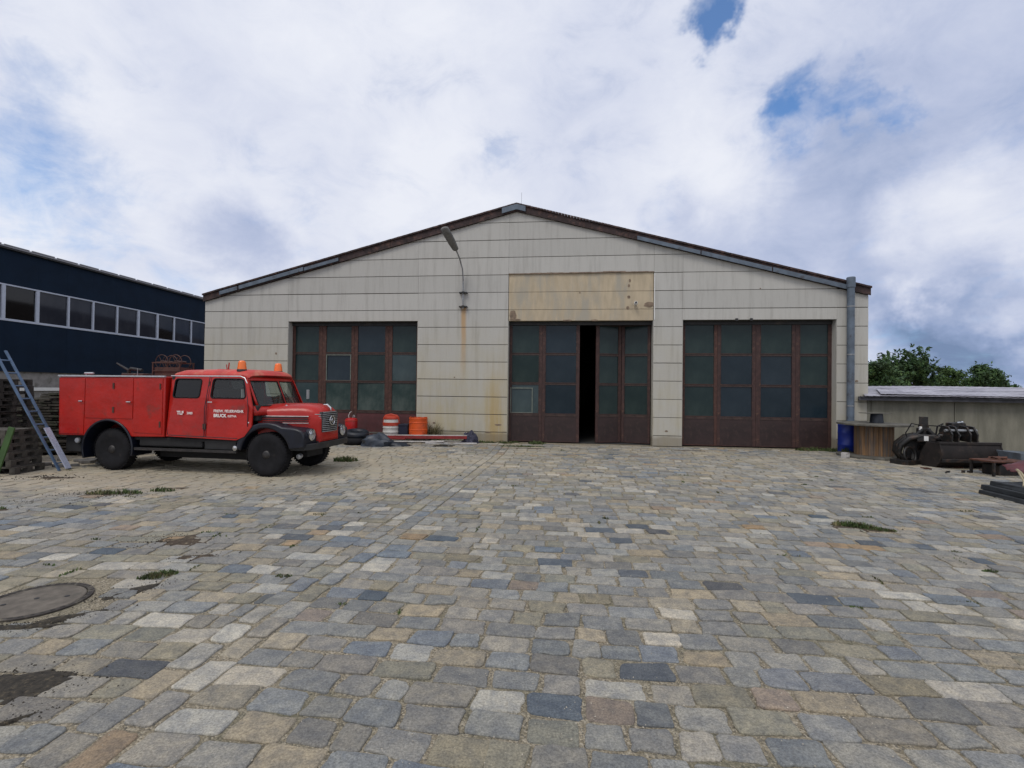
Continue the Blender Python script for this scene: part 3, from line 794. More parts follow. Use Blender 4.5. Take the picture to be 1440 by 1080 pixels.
# duct
dt = thing('duct_pipe', 'tall blue grey metal pipe standing up the right front of the warehouse', 'pipe', hall(10.74, -.16), HA)
m = MB(); m.tube([(0, 0, .02), (0, 0, 5.35)], .105, 20); m.build('pipe', 'zinc_blue', dt, smooth=True)
m = MB(); m.lathe([(.105, 5.1), (.125, 5.12), (.125, 5.42), (.11, 5.44), (0, 5.44)], 20); m.build('cap', 'zinc_blue', dt, smooth=30)
m = MB()
for z in (1.4, 3.0, 4.5): m.lathe([(.108, z), (.114, z), (.114, z + .04), (.108, z + .04)], 20); m.box(-.02, .02, .1, .155, z, z + .04)
m.split('clamp', 'dull_steel', dt)
# thin rod + cable on side wall end
# wall lamp
lp = thing('wall_lamp', 'long grey lamp head on a curved pole arm fixed to the warehouse front', 'wall lamp', hall(-1.61, 0), HA)
m = MB(); P0 = [(0, -.10, 4.58)]
path = [(0, -.10, 4.55), (0, -.10, 5.25), (-.005, -.12, 5.6), (-.02, -.19, 5.9), (-.07, -.38, 6.18), (-.12, -.60, 6.36), (-.15, -.74, 6.45)]
m.tube(path, .024, 10); m.build('arm', 'dull_steel', lp, smooth=True)
m = MB()
for z in (4.62, 5.10): m.box(-.14, .14, -.13, -.0, z - .02, z + .02); m.box(-.045, .045, -.145, -.06, z - .035, z + .035)
m.split('bracket', 'black_metal', lp, bevel=.004)
# head: long shallow housing pointing outwards and to the left
hd = []
A = Vector((-.13, -.66, 6.40)); B = Vector((-.36, -1.42, 6.93)); dv = (B - A).normalized(); sx = Vector((1, 0, 0)); sx = (sx - dv * sx.dot(dv)).normalized(); up = sx.cross(dv)
for f, hw, hh in ((0, .05, .04), (.04, .10, .06), (.3, .13, .075), (.7, .145, .075), (.96, .13, .06), (1.0, .07, .03)):
    c = A + (B - A) * f
    hd.append([tuple(c + sx * (hw * math.copysign(abs(math.cos(a)) ** .6, math.cos(a))) + up * (hh * math.copysign(abs(math.sin(a)) ** .8, math.sin(a)) * (1 if math.sin(a) > 0 else .5))) for a in [2 * math.pi * k / 16 for k in range(16)]])
mat('lamp_grey', (.14, .14, .135), .6, var=.2)
m = MB(); m.loft(hd, closed=True); m.build('lamp_head', 'lamp_grey', lp, smooth=50)
mat('diffuser', (.17, .175, .16), .35)
m = MB(); 
c0_, c1_ = A + (B - A) * .3 - up * .035, A + (B - A) * .93 - up * .035
m.loft([[tuple(c + sx * x_ - up * z_) for x_, z_ in ((-.11, 0), (-.09, .03), (0, .045), (.09, .03), (.11, 0))] for c in (c0_, c1_)], caps=True); m.build('diffuser', 'diffuser', lp)

# ------------------------------------------------------------------ blue office building
BA = R(86)
mat('navy_cladding', (.0062, .0150, .0310), .75, var=.12, vscale=1.5, spec=.12)
mat('blue_white_frame', (.42, .46, .55), .5, var=.06)
pane_mat('office_glass', (.018, .021, .030), (.034, .037, .046), .06)
mat('blind', (.07, .075, .07), .8)
mat('plaster_grey', (.22, .21, .20), .9, var=.15, dirt=(.12, .115, .10), damt=.5)
mat('plain_roof', (.25, .25, .27), .6)
ob = thing('office_building', 'long navy blue clad building with a white framed ribbon of upper windows', 'building', (-19, 18.4, 0), BA)
m = MB(); 
m.box(-13, 30, .02, 12, 5.545, 6.86); m.box(-13, 30, .02, 12, 2.27, 4.165); m.box(-13, 30, .35, 11.9, 4.165, 5.545)
i = -13.0
while i < 30: m.box(i, i + .03, .018, .02, 5.60, 6.84); m.box(i, i + .03, .018, .02, 2.30, 4.10); i += 1.2
m.split('cladding', 'navy_cladding', ob)
m = MB(); m.box(-12.9, 29.9, .10, 11.9, 0, 2.27); m.build('base_wall', 'plaster_grey', ob)
m = MB(); m.box(-13, 30, .04, .10, 1.53, 1.66); m.build('trim_strip', 'white_paint', ob)
m = MB(); m.box(-13.1, 30.1, -.12, 12.1, 6.90, 6.96)
i = -13.0
while i < 30: m.box(i, i + .9, -.135, -.1, 6.965, 6.99 + .01 * (int(i) % 2)); i += 1.0
m.build('roof', 'plain_roof', ob)
m = MB(); m.box(-13.1, 30.1, -.10, .02, 6.84, 6.90); m.build('gutter', 'black_metal', ob)
edges = [-11.0, -9.8, -8.6, -7.4, -6.2, -5.0, -3.8, -2.55, -1.2, .10, 1.35, 2.66, 3.81, 5.06, 6.26, 7.47, 8.66, 9.96, 11.2, 12.4, 13.6, 14.8, 16.0]
for k, (a, b) in enumerate(zip(edges, edges[1:])):
    wide = .10 if k % 5 in (4, 0) else .055
    m = MB(); m.box(a, a + wide, 0, .12, 4.165, 5.545); m.box(b - .03, b, 0, .12, 4.165, 5.545); m.box(a + wide, b - .03, 0, .12, 4.165, 4.25); m.box(a + wide, b - .03, 0, .12, 5.49, 5.545)
    f = m.build('window', 'blue_white_frame', ob, bevel=.004)
    p = MB(); p.box(a + wide, b - .03, .06, .07, 4.25, 5.49); p.build('pane', 'dark_glass' if k in (9, 15, 5) else 'office_glass', f)
    if k in (9, 15, 5):
        p = MB()
        for j, s_ in enumerate((.22, .36, .62, .76)): p.box(a + s_ * (b - a), a + (s_ + .09) * (b - a), .12, .13, 4.26, 5.48)
        p.split('curtain', 'blind', f)

# ------------------------------------------------------------------ right hand wall with sheet roof
WA = R(-28)
def garden_build(t, tc, c, b):
    p = t.sep(tc)
    n = t.noise(t.mapping(tc, (3, 1, .7)), 1.2, 6, .62)
    base = t.mix(t.ramp(n, .35, .7), (.150, .145, .115), (.225, .215, .172))
    n2_ = t.noise(t.mapping(tc, (6, 1, .25)), 1.5, 5, .6)
    base = t.mix(t.ramp(n2_, .55, .8, 0, .5), base, (.10, .102, .07))
    return base
mat('stained_wall', rough=.95, build=garden_build, bump=.006, bscale=30)
mat('sheet_pale', (.36, .35, .39), .5, metal=.15, var=.3, vscale=1.5, stretch=(.6, 4, 4), dirt=(.13, .12, .15), dscale=3, damt=.7)
mat('sheet_dark', (.055, .055, .065), .7, var=.3)
gw = thing('boundary_wall', 'low stained concrete wall capped by pale wavy roof sheets', 'wall', (11.22, 15.55, 0), WA)
m = MB()
for k in range(-1, 6): m.box(k * 2.0 + .006 if k >= 0 else -.10, (k + 1) * 2.0 - .006, 0 + random.uniform(-.004, .004), .3, 0, 1.60)
m.build('wall_panels', 'stained_wall', gw, bevel=.006)
m = MB(); m.box(-.35, 12.4, -.26, .5, 1.60, 1.715); m.build('eave_board', 'sheet_dark', gw)
m = MB()
def sheet(x0, x1, ylo, yhi, zlo, zhi, amp, per, ph, sag):
    n = int((x1 - x0) / .06); rings = []
    for j in range(2):
        rg = []
        for i in range(n + 1):
            x = x0 + (x1 - x0) * i / n
            z = (zlo, zhi)[j] + amp * .4 * math.sin(2 * math.pi * x / per) + sag * math.sin(x * .9 + ph) 
            rg.append((x, (ylo, yhi)[j] + .02 * math.sin(x * .5 + ph), z))
        rings.append(rg)
    m.loft(rings, caps=False)
sheet(-.2, 12.4, -.36, 1.3, 1.73, 2.05, .012, .18, .3, .018)
m.build('roof_sheet', 'sheet_pale', gw, solid=.008)
m = MB(); sheet(.2, 12.4, -.30, .6, 1.79, 1.98, .012, .18, 2.0, .02); m.build('roof_sheet', 'sheet_pale', gw, solid=.008)
m = MB(); sheet(-.3, 12.4, -.33, .8, 1.69, 1.80, .012, .18, 1.0, .012); m.build('under_sheet', 'sheet_dark', gw, solid=.008)
m = MB(); m.box(-.3, .12, -.2, .25, 1.66, 1.72); m.build('wall_cap', 'sheet_dark', gw)

# ------------------------------------------------------------------ trees behind the wall
mat('leaf_dark', (.030, .068, .024), .8, var=.5, vscale=1.2)
mat('leaf_mid', (.045, .09, .023), .8, var=.5, vscale=1.2)
mat('leaf_light', (.06, .105, .027), .8, var=.5, vscale=1.2)
mat('bark', (.05, .04, .03), .9)
def tree(name, label, loc, crown, trunk_h, lm, leaf_s, clumps, per, spiky=False, group=None):
    """crown: list of (x,y,z,r)"""
    t_ = thing(name, label, 'tree', loc, 0, group)
    m = MB(); m.tube([(0, 0, -.1), (.05, 0, trunk_h * .5), (0, .05, trunk_h)], [.22, .17, .13], 9)
    tips = []
    for cx, cy, cz, cr in crown:
        m.tube([(0, 0, trunk_h * .7), (cx * .5, cy * .5, (trunk_h + cz) * .5), (cx, cy, cz)], [.10, .06, .03], 6)
        for k in range(clumps):
            v = Vector((random.gauss(0, 1), random.gauss(0, 1), random.gauss(0, 1))).normalized() * cr * random.uniform(.35, 1.0) ** .6
            c = Vector((cx, cy, cz)) + Vector((v.x, v.y, v.z * .8)); tips.append((c, v.normalized()))
            if k % 4 == 0: m.tube([(cx, cy, cz), tuple(c)], [.03, .008], 4)
    m.build('trunk', 'bark', t_)
    g = MB()
    for c, d_ in tips:
        cs = random.uniform(.16, .34)
        for _ in range(per):
            if spiky:
                q = c + (d_ + Vector((0, 0, .55))) * random.uniform(-.1, 1.0) + Vector((random.gauss(0, .06), random.gauss(0, .06), random.gauss(0, .06)))
            else:
                q = c + Vector((random.gauss(0, cs), random.gauss(0, cs), random.gauss(0, cs * .7)))
            n = Vector((random.gauss(0, 1), random.gauss(0, 1), random.gauss(0, 1) + .6)).normalized(); a = n.orthogonal().normalized(); b = n.cross(a)
            s_ = leaf_s * random.uniform(.6, 1.3)
            an = random.uniform(0, 6.28); a2 = a * math.cos(an) + b * math.sin(an); b2 = n.cross(a2)
            g.add([q - a2 * s_, q - b2 * s_ * .45, q + a2 * s_, q + b2 * s_ * .45], [(0, 1, 2, 3)], random.choice((0, 0, 1)) if random.random() < .85 else 2)
    g.build('crown', lm, t_)
def at_px(x, y, Y):
    d_ = F + rr * ((x - 720) / 700) + uu * ((540 - y) / 700); return Vector((0, 0, 1.8)) + d_ * (Y / d_.y)
def crownpx(base, lst, Y):
    res = []
    for x, y, r_ in lst:
        p = at_px(x, y, Y); res.append((p.x - base[0], random.uniform(-.8, .8), p.z, r_ * Y / 700))
    return res
b1 = (32.3, 42, 0)
tree('broadleaf_tree', 'dark green spiky leaved tree behind the wall, tallest of the trees', b1, crownpx(b1, [(1262, 522, 11), (1250, 535, 12), (1284, 518, 11), (1300, 524, 10), (1285, 535, 14), (1305, 536, 10), (1242, 528, 9)], 42), 2.2, ['leaf_dark', 'leaf_mid', 'leaf_light'], .17, 42, 26, spiky=True)
b2 = (38.8, 44, 0)
tree('bush_tree', 'light green loose bush just right of the dark spiky tree', b2, crownpx(b2, [(1316, 534, 6), (1330, 523, 2.5), (1335, 536, 4), (1343, 528, 2), (1345, 541, 3), (1325, 541, 6), (1305, 541, 8)], 44), 2.0, ['leaf_mid', 'leaf_light', 'leaf_light'], .13, 26, 26)
b3 = (43.3, 46, 0)
tree('round_tree', 'round green tree standing apart at the far right behind the wall', b3, crownpx(b3, [(1386, 527, 8), (1376, 532, 7), (1397, 530, 7), (1386, 539, 10), (1368, 538, 4), (1407, 539, 4), (1382, 521, 4)], 46), 2.0, ['leaf_dark', 'leaf_mid', 'leaf_light'], .15, 40, 28)
b4 = (27.5, 36, 0)
tree('bush_tree', 'green leafy bush touching the right corner of the warehouse', b4, crownpx(b4, [(1228, 519, 7), (1224, 530, 9), (1240, 538, 9), (1256, 543, 8), (1228, 543, 9), (1215, 520, 8)], 36), 1.8, ['leaf_mid', 'leaf_dark', 'leaf_light'], .13, 36, 28)
b5 = (50, 60, 0)
tree('hedge_tree', 'low dark green hedge filling the gap between the right hand trees', b5, crownpx(b5, [(1350, 546, 3), (1364, 546, 4), (1330, 547, 4), (1420, 547, 2), (1405, 547, 4)], 60), 1.4, ['leaf_dark', 'leaf_mid', 'leaf_light'], .2, 30, 24)

# ------------------------------------------------------------------ old red fire engine
mat('rim_black', (.020, .018, .018), .5, var=.4, vscale=12, dirt=(.05, .04, .034), dscale=14, damt=.4)
TA = R(-9.0)
TO = Vector((-4.89, 9.93, 0)) - Vector((math.cos(TA), math.sin(TA), 0)) * 3.74 + Vector((-math.sin(TA), math.cos(TA), 0)) * .86
tk = thing('fire_truck', 'old red crew cab fire truck with black front fenders and two orange roof beacons', 'fire truck', TO, TA)
HW = .90
AX0, AX1, WR = .13, 3.74, .44
# rear equipment body (prism with wheel arch notch)
def arch_pts(cx, cz, r, a0, a1, n=14): return [(cx + r * math.cos(R(a0 + (a1 - a0) * i / n)), cz + r * math.sin(R(a0 + (a1 - a0) * i / n))) for i in range(n + 1)]
prof = [(-1.10, .72)] + arch_pts(AX0, .46, .60, 154, 26) + [(1.47, .74), (1.47, 1.985), (-1.12, 1.955)]
m = MB(); m.prism(prof, -HW, HW)
body = m.build('equipment_body', 'truck_red', tk, bevel=.018, smooth=30)
def panel(poly, name, y=-HW, th=.012, mt_='truck_red', par=None, bev=.004):
    m = MB(); m.prism(poly, y - th * (1 if y < 0 else -1), y + .004 * (1 if y < 0 else -1)); return m.build(name, mt_, par or tk, bevel=bev, smooth=30)
for sgn in (-1, 1):
    y = sgn * HW
    p1 = panel([(-1.07, .76), (-.47, .76), (-.45, 1.93), (-1.08, 1.92)], 'locker_door', y)
    m = MB(); m.tube([(-.56, y + sgn * .015, 1.45), (-.56, y + sgn * .04, 1.45), (-.47, y + sgn * .04, 1.45)], .013, 6); m.build('handle', 'chrome', p1)
    p1 = panel([(-.43, 1.10), (.72, 1.10), (.72, 1.94), (-.43, 1.93)][:4], 'locker_door', y)
    m = MB(); m.tube([(.60, y + sgn * .015, 1.45), (.60, y + sgn * .04, 1.45), (.70, y + sgn * .04, 1.45)], .013, 6); m.build('handle', 'chrome', p1)
    m = MB()
    for z in (1.28, 1.78): m.box(.24, .28, y + sgn * .012 - .012, y + sgn * .012 + .012, z - .06, z + .06)
    m.split('hinge', 'rust_frame', p1)
    p1 = panel([(.74, .95), (.76, .82), (1.42, .80), (1.42, 1.945), (.74, 1.94)], 'locker_door', y)
    m = MB()
    for z in (1.0, 1.78): m.box(1.36, 1.39, y + sgn * .012 - .012, y + sgn * .012 + .012, z - .06, z + .06)
    m.split('hinge', 'rust_frame', p1)
m = MB()
for sgn in (-1, 1): m.box(-1.12, 1.47, sgn * HW - .025, sgn * HW + .025, 1.97, 2.0)
m.bar((-1.1, -.9, 1.965), (-1.1, .9, 1.965), .05, .035)
m.split('roof_rail', 'alu', tk, bevel=.005)
# cab: sides with window openings, tumblehome, rounded roof
def ymap(z): return HW - max(0, z - 1.35) * .20
def corner(cx, cz, r, a0, a1, n=5): return [(cx + r * math.cos(R(a0 + (a1 - a0) * i / n)), cz + r * math.sin(R(a0 + (a1 - a0) * i / n))) for i in range(n + 1)]
XA = 3.30                       # top of the windscreen pillar at the side
outer = [(1.53, .76)] + [(3.12, .72), (3.30, .80), (3.46, 1.0), (3.47, 1.36), (XA - .04, 1.96)] + corner(3.14, 1.93, .10, 10, 90) + corner(1.64, 1.92, .11, 90, 180)
win1 = rrect(1.63, 2.24, 1.56, 1.94, .055)
win2 = rrect(2.50, 3.29, 1.56, 1.95, .055, skew=.30)
for sgn in (-1, 1):
    m = holed(outer, [win1, win2], lambda a, b, s_=sgn: (a, s_ * ymap(b), b))
    sd_ = m.build('cab_side', 'truck_red', tk, solid=.03)
    for wn in (win1, win2):
        g_ = MB(); g_.tube([(a, sgn * (ymap(b) + .018), b) for a, b in wn], .014, 6, closed=True); g_.build('window_seal', 'rubber', sd_, smooth=True)
        g_ = MB(); g_.add([(a, sgn * (ymap(b)), b) for a, b in wn], [tuple(range(len(wn)))]); g_.build('window_glass', 'dark_glass' if wn is win1 else 'cab_glass', sd_)
    # door outlines: shallow raised skins as window-line seams
    m = MB()
    def ln(pts, r_=.007): m.tube([(a, sgn * (ymap(b) + .016), b) for a, b in pts], r_, 5)
    ln([(2.40, .78), (2.40, 1.35), (2.41, 1.99)]); ln([(2.44, .78), (2.44, 1.35), (2.45, 1.99)], .005)
    ln([(3.37, 1.0), (3.375, 1.36), (3.33, 1.56), (3.17, 1.99)]); ln([(1.56, .80), (1.56, 1.95)], .005)
    ln([(1.58, .79), (3.15, .76)], .006)
    m.build('door_seam', 'navy_paint', sd_)
    m = MB()
    for x, z in ((2.42, 1.84), (2.42, .98), (2.38, .98)): m.box(x - .012, x + .012, sgn * ymap(z) - .024, sgn * ymap(z) + .03, z - .055, z + .055)
    m.split('hinge', 'rust_frame', sd_)
    m = MB(); 
    for x in (2.50,): m.tube([(x, sgn * (HW + .01), 1.475), (x, sgn * (HW + .045), 1.475), (x + .10, sgn * (HW + .045), 1.475)], .012, 6)
    m.build('door_handle', 'chrome', sd_)
    m = MB(); m.tube([(1.50, sgn * (ymap(2.0) + .01), 2.0), (3.10, sgn * (ymap(2.0) + .012), 2.005), (3.20, sgn * (ymap(1.97) + .014), 1.97), (3.27, sgn * (ymap(1.9) + .014), 1.86)], .013, 6)
    m.build('rain_gutter', 'alu', sd_, smooth=True)
    if sgn < 0: near_side = sd_
# lettering on the near doors
def on_side(x0, z0): return lambda a, b: (x0 + a, -(ymap(z0 + b)) - .0175, z0 + b)
m = text_mb('FREIW. FEUERWEHR', .074, on_side(2.61, 1.275), .03); m.build('lettering', 'text_white', near_side)
m = text_mb('BRUCK', .088, on_side(2.61, 1.178), .045); m2 = text_mb('/LEITHA', .056, on_side(2.925, 1.182), .03); m.add(m2.v, m2.f); m.build('lettering', 'text_white', near_side)
m = text_mb('TLF', .10, on_side(1.77, 1.215), .04); m2 = text_mb('2000', .066, on_side(2.0, 1.222), .03); m.add(m2.v, m2.f); m.build('lettering', 'text_white', near_side)
# roof
rings = []
for x, dz, dy in ((1.52, -.10, -.06), (1.55, -.02, -.012), (1.68, .02, 0), (2.3, .035, 0), (2.9, .035, 0), (3.08, .03, 0), (3.18, .012, -.005), (3.24, -.025, -.02), (3.27, -.09, -.035)):
    W_ = ymap(1.99) + dy; rg = []
    for i in range(17):
        a = math.pi * i / 16; c = math.cos(a); s_ = math.sin(a)
        yy = W_ * math.copysign(abs(c) ** .55, c)
        bow = 0 if x < 3.08 else (x - 3.08) * .9 * (1 - (yy / W_) ** 2)
        rg.append((x + bow, yy, 1.975 + (.155 + dz) * (s_ ** .6)))
    rings.append(rg)
m = MB(); m.loft(rings, caps=True); m.build('cab_roof', 'roof_red_lit', tk, smooth=50)
# windscreen frame: curved in plan, leaning back
def wsx(y, z): return 3.19 + .17 * (1 - (abs(y) / .80) ** 2.2) + (1.97 - z) * .42
def strip(ya, yb, za, zb, n=8, k=3):
    vs = []; fs = []
    for i in range(n + 1):
        y = ya + (yb - ya) * i / n
        for j in range(k + 1):
            z = za + (zb - za) * j / k
            vs.append((wsx(y, z), y, z))
    for i in range(n):
        for j in range(k): a = i * (k + 1) + j; fs.append((a, a + 1, a + k + 2, a + k + 1))
    return vs, fs
m = MB()
m.add(*strip(-.765, .765, 1.915, 1.985, 16, 1)); m.add(*strip(-.86, .86, 1.22, 1.40, 16, 1))
for s_ in (-1, 1): m.add(*strip(s_ * .71, s_ * .765, 1.40, 1.915, 2, 4))
m.build('windscreen_frame', 'truck_red', tk, solid=.035, smooth=40)
m = MB(); m.add(*strip(-.022, .022, 1.40, 1.915, 2, 4)); m.build('windscreen_post', 'truck_red', tk, solid=.03)
for s_ in (-1, 1):
    a, b = sorted((s_ * .03, s_ * .72))
    gl_ = MB(); gl_.add(*strip(a, b, 1.40, 1.915, 8, 3)); go = gl_.build('windscreen', 'cab_glass', tk, smooth=True)
    loop = [(a, 1.405), (b, 1.405), (b, 1.91), (a, 1.91)]; pts = []
    for i in range(4):
        p, q = loop[i], loop[(i + 1) % 4]
        for j in range(6): y = p[0] + (q[0] - p[0]) * j / 6; z = p[1] + (q[1] - p[1]) * j / 6; pts.append((wsx(y, z) + .012, y, z))
    g_ = MB(); g_.tube(pts, .013, 6, closed=True); g_.build('windscreen_seal', 'rubber', go, smooth=True)
    g_ = MB(); g_.tube([(wsx(s_ * .30, 1.40) + .03, s_ * .30, 1.38), (wsx(s_ * .16, 1.55) + .03, s_ * .16, 1.55), (wsx(s_ * .05, 1.68) + .03, s_ * .05, 1.70)], .007, 5); g_.build('wiper', 'black_metal', go)
# cab interior
m = MB(); m.box(1.56, 3.3, -.84, .84, .74, .80); m.box(1.54, 1.60, -.80, .80, .8, 2.0)
m.build('cab_floor', 'dark_interior', tk)
m = MB()
for x0 in (1.75, 2.55):
    for y0, y1 in ((-.74, -.06), (.06, .74)): m.box(x0, x0 + .5, y0, y1, 1.12, 1.26); m.box(x0 - .10, x0, y0, y1, 1.2, 1.78 if x0 < 2 else 1.74)
m.split('seat', 'dark_interior', tk, bevel=.03)
m = MB(); m.box(3.25, 3.50, -.80, .80, 1.10, 1.42); m.build('dashboard', 'dark_interior', tk, bevel=.03)
m = MB(); cM = Matrix.Translation((3.12, .36, 1.52)) @ Matrix.Rotation(R(-28), 4, 'Y')
m.tube([cM @ Vector((.21 * math.cos(a), .21 * math.sin(a), 0)) for a in [2 * math.pi * k / 24 for k in range(24)]], .014, 8, closed=True)
for a in (0, 2.1, 4.2): m.tube([cM @ Vector((0, 0, -.02)), cM @ Vector((.2 * math.cos(a), .2 * math.sin(a), 0))], .009, 6)
m.tube([(3.12, .36, 1.52), (3.38, .36, 1.2)], .02, 8); m.build('steering_wheel', 'black_metal', tk, smooth=True)
# bonnet
rings = []
for x, hw, zt, zb in ((3.42, .66, 1.445, .70), (3.7, .60, 1.455, .70), (4.0, .53, 1.462, .68), (4.26, .475, 1.458, .66), (4.43, .435, 1.43, .65), (4.54, .41, 1.385, .65), (4.60, .385, 1.33, .66), (4.625, .355, 1.26, .68)):
    rg = [(x, -hw, zb)]
    zs_ = zt - .27
    for i in range(13):
        a = math.pi - math.pi * i / 12; c, s_ = math.cos(a), math.sin(a)
        rg.append((x, hw * math.copysign(abs(c) ** .62, c), zs_ + (zt - zs_) * s_ ** .72))
    rg.append((x, hw, zb)); rings.append(rg)
m = MB(); m.loft(rings, caps=True); bn = m.build('bonnet', 'truck_red', tk, smooth=45)
m = MB()
for s_ in (-1, 1):
    def by(x): return s_ * ((.66 + (.435 - .66) * (x - 3.42) / 1.13) + .010)
    for z, r_ in ((1.20, .010), (1.06, .007)): m.tube([(x, by(x), z) for x in (3.50, 3.8, 4.1, 4.42)], r_, 6)
m.split('bonnet_trim', 'dull_steel', bn, smooth=True)
m = MB()
for s_ in (-1, 1):
    for z0, z1 in ((1.165, 1.185), (1.125, 1.145), (1.085, 1.10)):
        m.loft([[(x, s_ * ((.66 + (.435 - .66) * (x - 3.42) / 1.13) + .004), z) for x in (3.50, 3.8, 4.1, 4.40)] for z in (z0, z1)], caps=False)
m.split('louvre', 'black_metal', bn, solid=.008)
m = MB(); m.lathe([(0, 0), (.025, 0), (.025, .02), (.012, .035), (0, .035)], 12, Matrix.Translation((3.88, -.40, 1.395)) @ Matrix.Rotation(R(35), 4, 'X')); m.build('bonnet_catch', 'alu', bn)
m = MB(); m.tube([(4.48, 0, 1.43), (4.56, 0, 1.43), (4.64, 0, 1.36), (4.65, 0, 1.30)], [.012, .022, .022, .01], 8); m.build('bonnet_ornament', 'chrome', bn, smooth=True)
# grille
m = MB(); m.box(4.48, 4.632, -.335, .335, .86, 1.29); m.build('grille_backing', 'black_metal', tk, bevel=.02)
m = MB()
for i in range(11):
    z = .88 + i * .04; hw = .36 - (.05 if i > 9 else 0)
    m.tube([(4.51, -hw - .035, z), (4.6, -hw, z), (4.652, -hw * .7, z), (4.665, 0, z), (4.652, hw * .7, z), (4.6, hw, z), (4.51, hw + .035, z)], .0095, 6)
m.build('grille', 'dull_steel', tk, smooth=True)
m = MB(); eM = Matrix.Translation((4.68, 0, 1.10)) @ Matrix.Rotation(R(90), 4, 'Y')
m.tube([eM @ Vector((.095 * math.cos(a), .095 * math.sin(a), 0)) for a in [2 * math.pi * k / 28 for k in range(28)]], .011, 8, closed=True)
m.lathe([(0, .0), (.035, .0), (.045, .008), (.035, .018), (0, .02)], 16, eM)
m.bar((4.68, -.09, 1.10), (4.68, .09, 1.10), .012, .02); m.build('badge', 'chrome', tk, smooth=40)
m = MB(); m.box(4.58, 4.635, -.33, .33, .70, .80); m.build('grille_apron', 'truck_red', tk, bevel=.01)
# fenders
for s_ in (-1, 1):
    pts = [(3.14, .52), (3.10, .60), (3.14, .74), (3.24, .90), (3.40, 1.01), (3.60, 1.075), (3.80, 1.085), (3.98, 1.05), (4.10, 1.0), (4.30, .985), (4.4, .975), (4.51, .94), (4.57, .87), (4.58, .78), (4.58, .60), (4.30, .57)]
    inner = arch_pts(AX1, .44, .535, 12, 172, 16)
    m = MB(); a, b = sorted((s_ * .90, s_ * .42)); m.prism(pts + inner, a, b)
    fo = m.build('front_fender', 'navy_paint', tk, bevel=.05, segs=4, smooth=50)
    hM = Matrix.Translation((4.54, s_ * .62, .845)) @ Matrix.Rotation(R(90), 4, 'Y')
    m = MB(); m.lathe([(.09, -.12), (.125, -.05), (.128, .04), (.118, .05)], 24, hM); hl = m.build('headlight', 'navy_paint', tk, smooth=40)
    m = MB(); m.lathe([(.118, .04), (.118, .058), (.10, .062), (.10, .05)], 24, hM); m.build('rim', 'chrome', hl, smooth=40)
    m = MB(); m.lathe([(.102, .052), (.07, .068), (.03, .075), (0, .077)], 24, hM); m.build('lens', 'lens', hl, smooth=60)
    # rear wheel guards
    r_o = [(x, z) for x, z in arch_pts(AX0, .46, .625, 200, -12, 22)]; r_i = [(x, z) for x, z in arch_pts(AX0, .46, .585, -12, 200, 22)]
    m = MB(); a, b = sorted((s_ * .93, s_ * .45)); m.prism(r_o + r_i, a, b); m.build('rear_fender', 'navy_paint', tk, bevel=.01, smooth=40)
# bumper
m = MB(); 
pth = [(4.3, -.86, .60), (4.54, -.84, .60), (4.65, -.72, .60), (4.68, -.4, .60), (4.685, 0, .60), (4.68, .4, .60), (4.65, .72, .60), (4.54, .84, .60), (4.3, .86, .60)]
outr = [[(p[0] - .012, p[1], .545), (p[0] + .010, p[1], .555), (p[0] + .012, p[1], .665), (p[0] - .012, p[1], .675), (p[0] - .04, p[1] * .985, .66), (p[0] - .04, p[1] * .985, .56)] for p in pth]
m.loft(outr, closed=True); m.build('bumper', 'black_metal', tk, smooth=40)
# wheels
def tyre(parent_name, x, y, s_):
    M_ = Matrix.Translation((x, y, WR)) @ Matrix.Rotation(R(90 * s_), 4, 'X')     # axis outwards
    m = MB(); pr = [(.235, -.11), (.27, -.125), (.36, -.128), (.41, -.11), (.432, -.085), (.438, -.04), (.438, .04), (.432, .085), (.41, .11), (.36, .128), (.27, .125), (.235, .11)]
    m.lathe(pr, 48, M_); 
    wo_ = m.build('wheel', 'rubber', tk, smooth=50)
    m = MB()
    for k in range(44):
        a = 2 * math.pi * k / 44
        for q in (-.07, .07):
            Mk = M_ @ Matrix.Rotation(a, 4, 'Z') @ Matrix.Translation((.436, 0, q))
            m.box(-.004, .010, -.020, .014, -.038, .038, rot=Mk.to_3x3(), at=Mk.translation)
    wo_.data.materials.append(MATS['rubber'])
    tv = [tuple(v) for v in m.v]; bmx = bmesh.new(); bmx.from_mesh(wo_.data); vs_ = [bmx.verts.new(v) for v in tv]
    for f in m.f: bmx.faces.new([vs_[i] for i in f])
    bmx.to_mesh(wo_.data); bmx.free()
    m = MB(); m.lathe([(.245, -.10), (.245, .085), (.225, .10), (.215, .08), (.20, .04), (.16, .03), (.12, .05), (.10, .085), (.075, .12), (.04, .13), (0, .132)], 32, M_)
    m.build('rim', 'rim_black', wo_, smooth=40)
    m = MB()
    for k in range(8):
        a = 2 * math.pi * (k + .5) / 8; Mk = M_ @ Matrix.Rotation(a, 4, 'Z') @ Matrix.Translation((.186, 0, .037)); m.lathe([(0, 0), (.019, 0), (.019, .003), (0, .003)], 10, Mk)
    m.split('rim_hole', 'dark_interior', wo_)
    m = MB(); m.tube([M_ @ Vector((.243 * math.cos(a), .243 * math.sin(a), .088)) for a in [2 * math.pi * k / 32 for k in range(32)]], .010, 6, closed=True); m.build('rim_ring', 'rim_black', wo_, smooth=True)
    m = MB()
    for k in range(8):
        a = 2 * math.pi * k / 8; Mk = M_ @ Matrix.Translation((.135 * math.cos(a), .135 * math.sin(a), .045)); m.lathe([(.014, -.01), (.014, .025), (0, .026)], 6, Mk)
    m.split('wheel_nut', 'dull_steel', wo_)
    return wo_
for s_ in (-1, 1):
    sg = 1 if s_ < 0 else -1
    tyre('w', AX1, s_ * .735, sg); tyre('w', AX0, s_ * .70, sg)
m = MB()
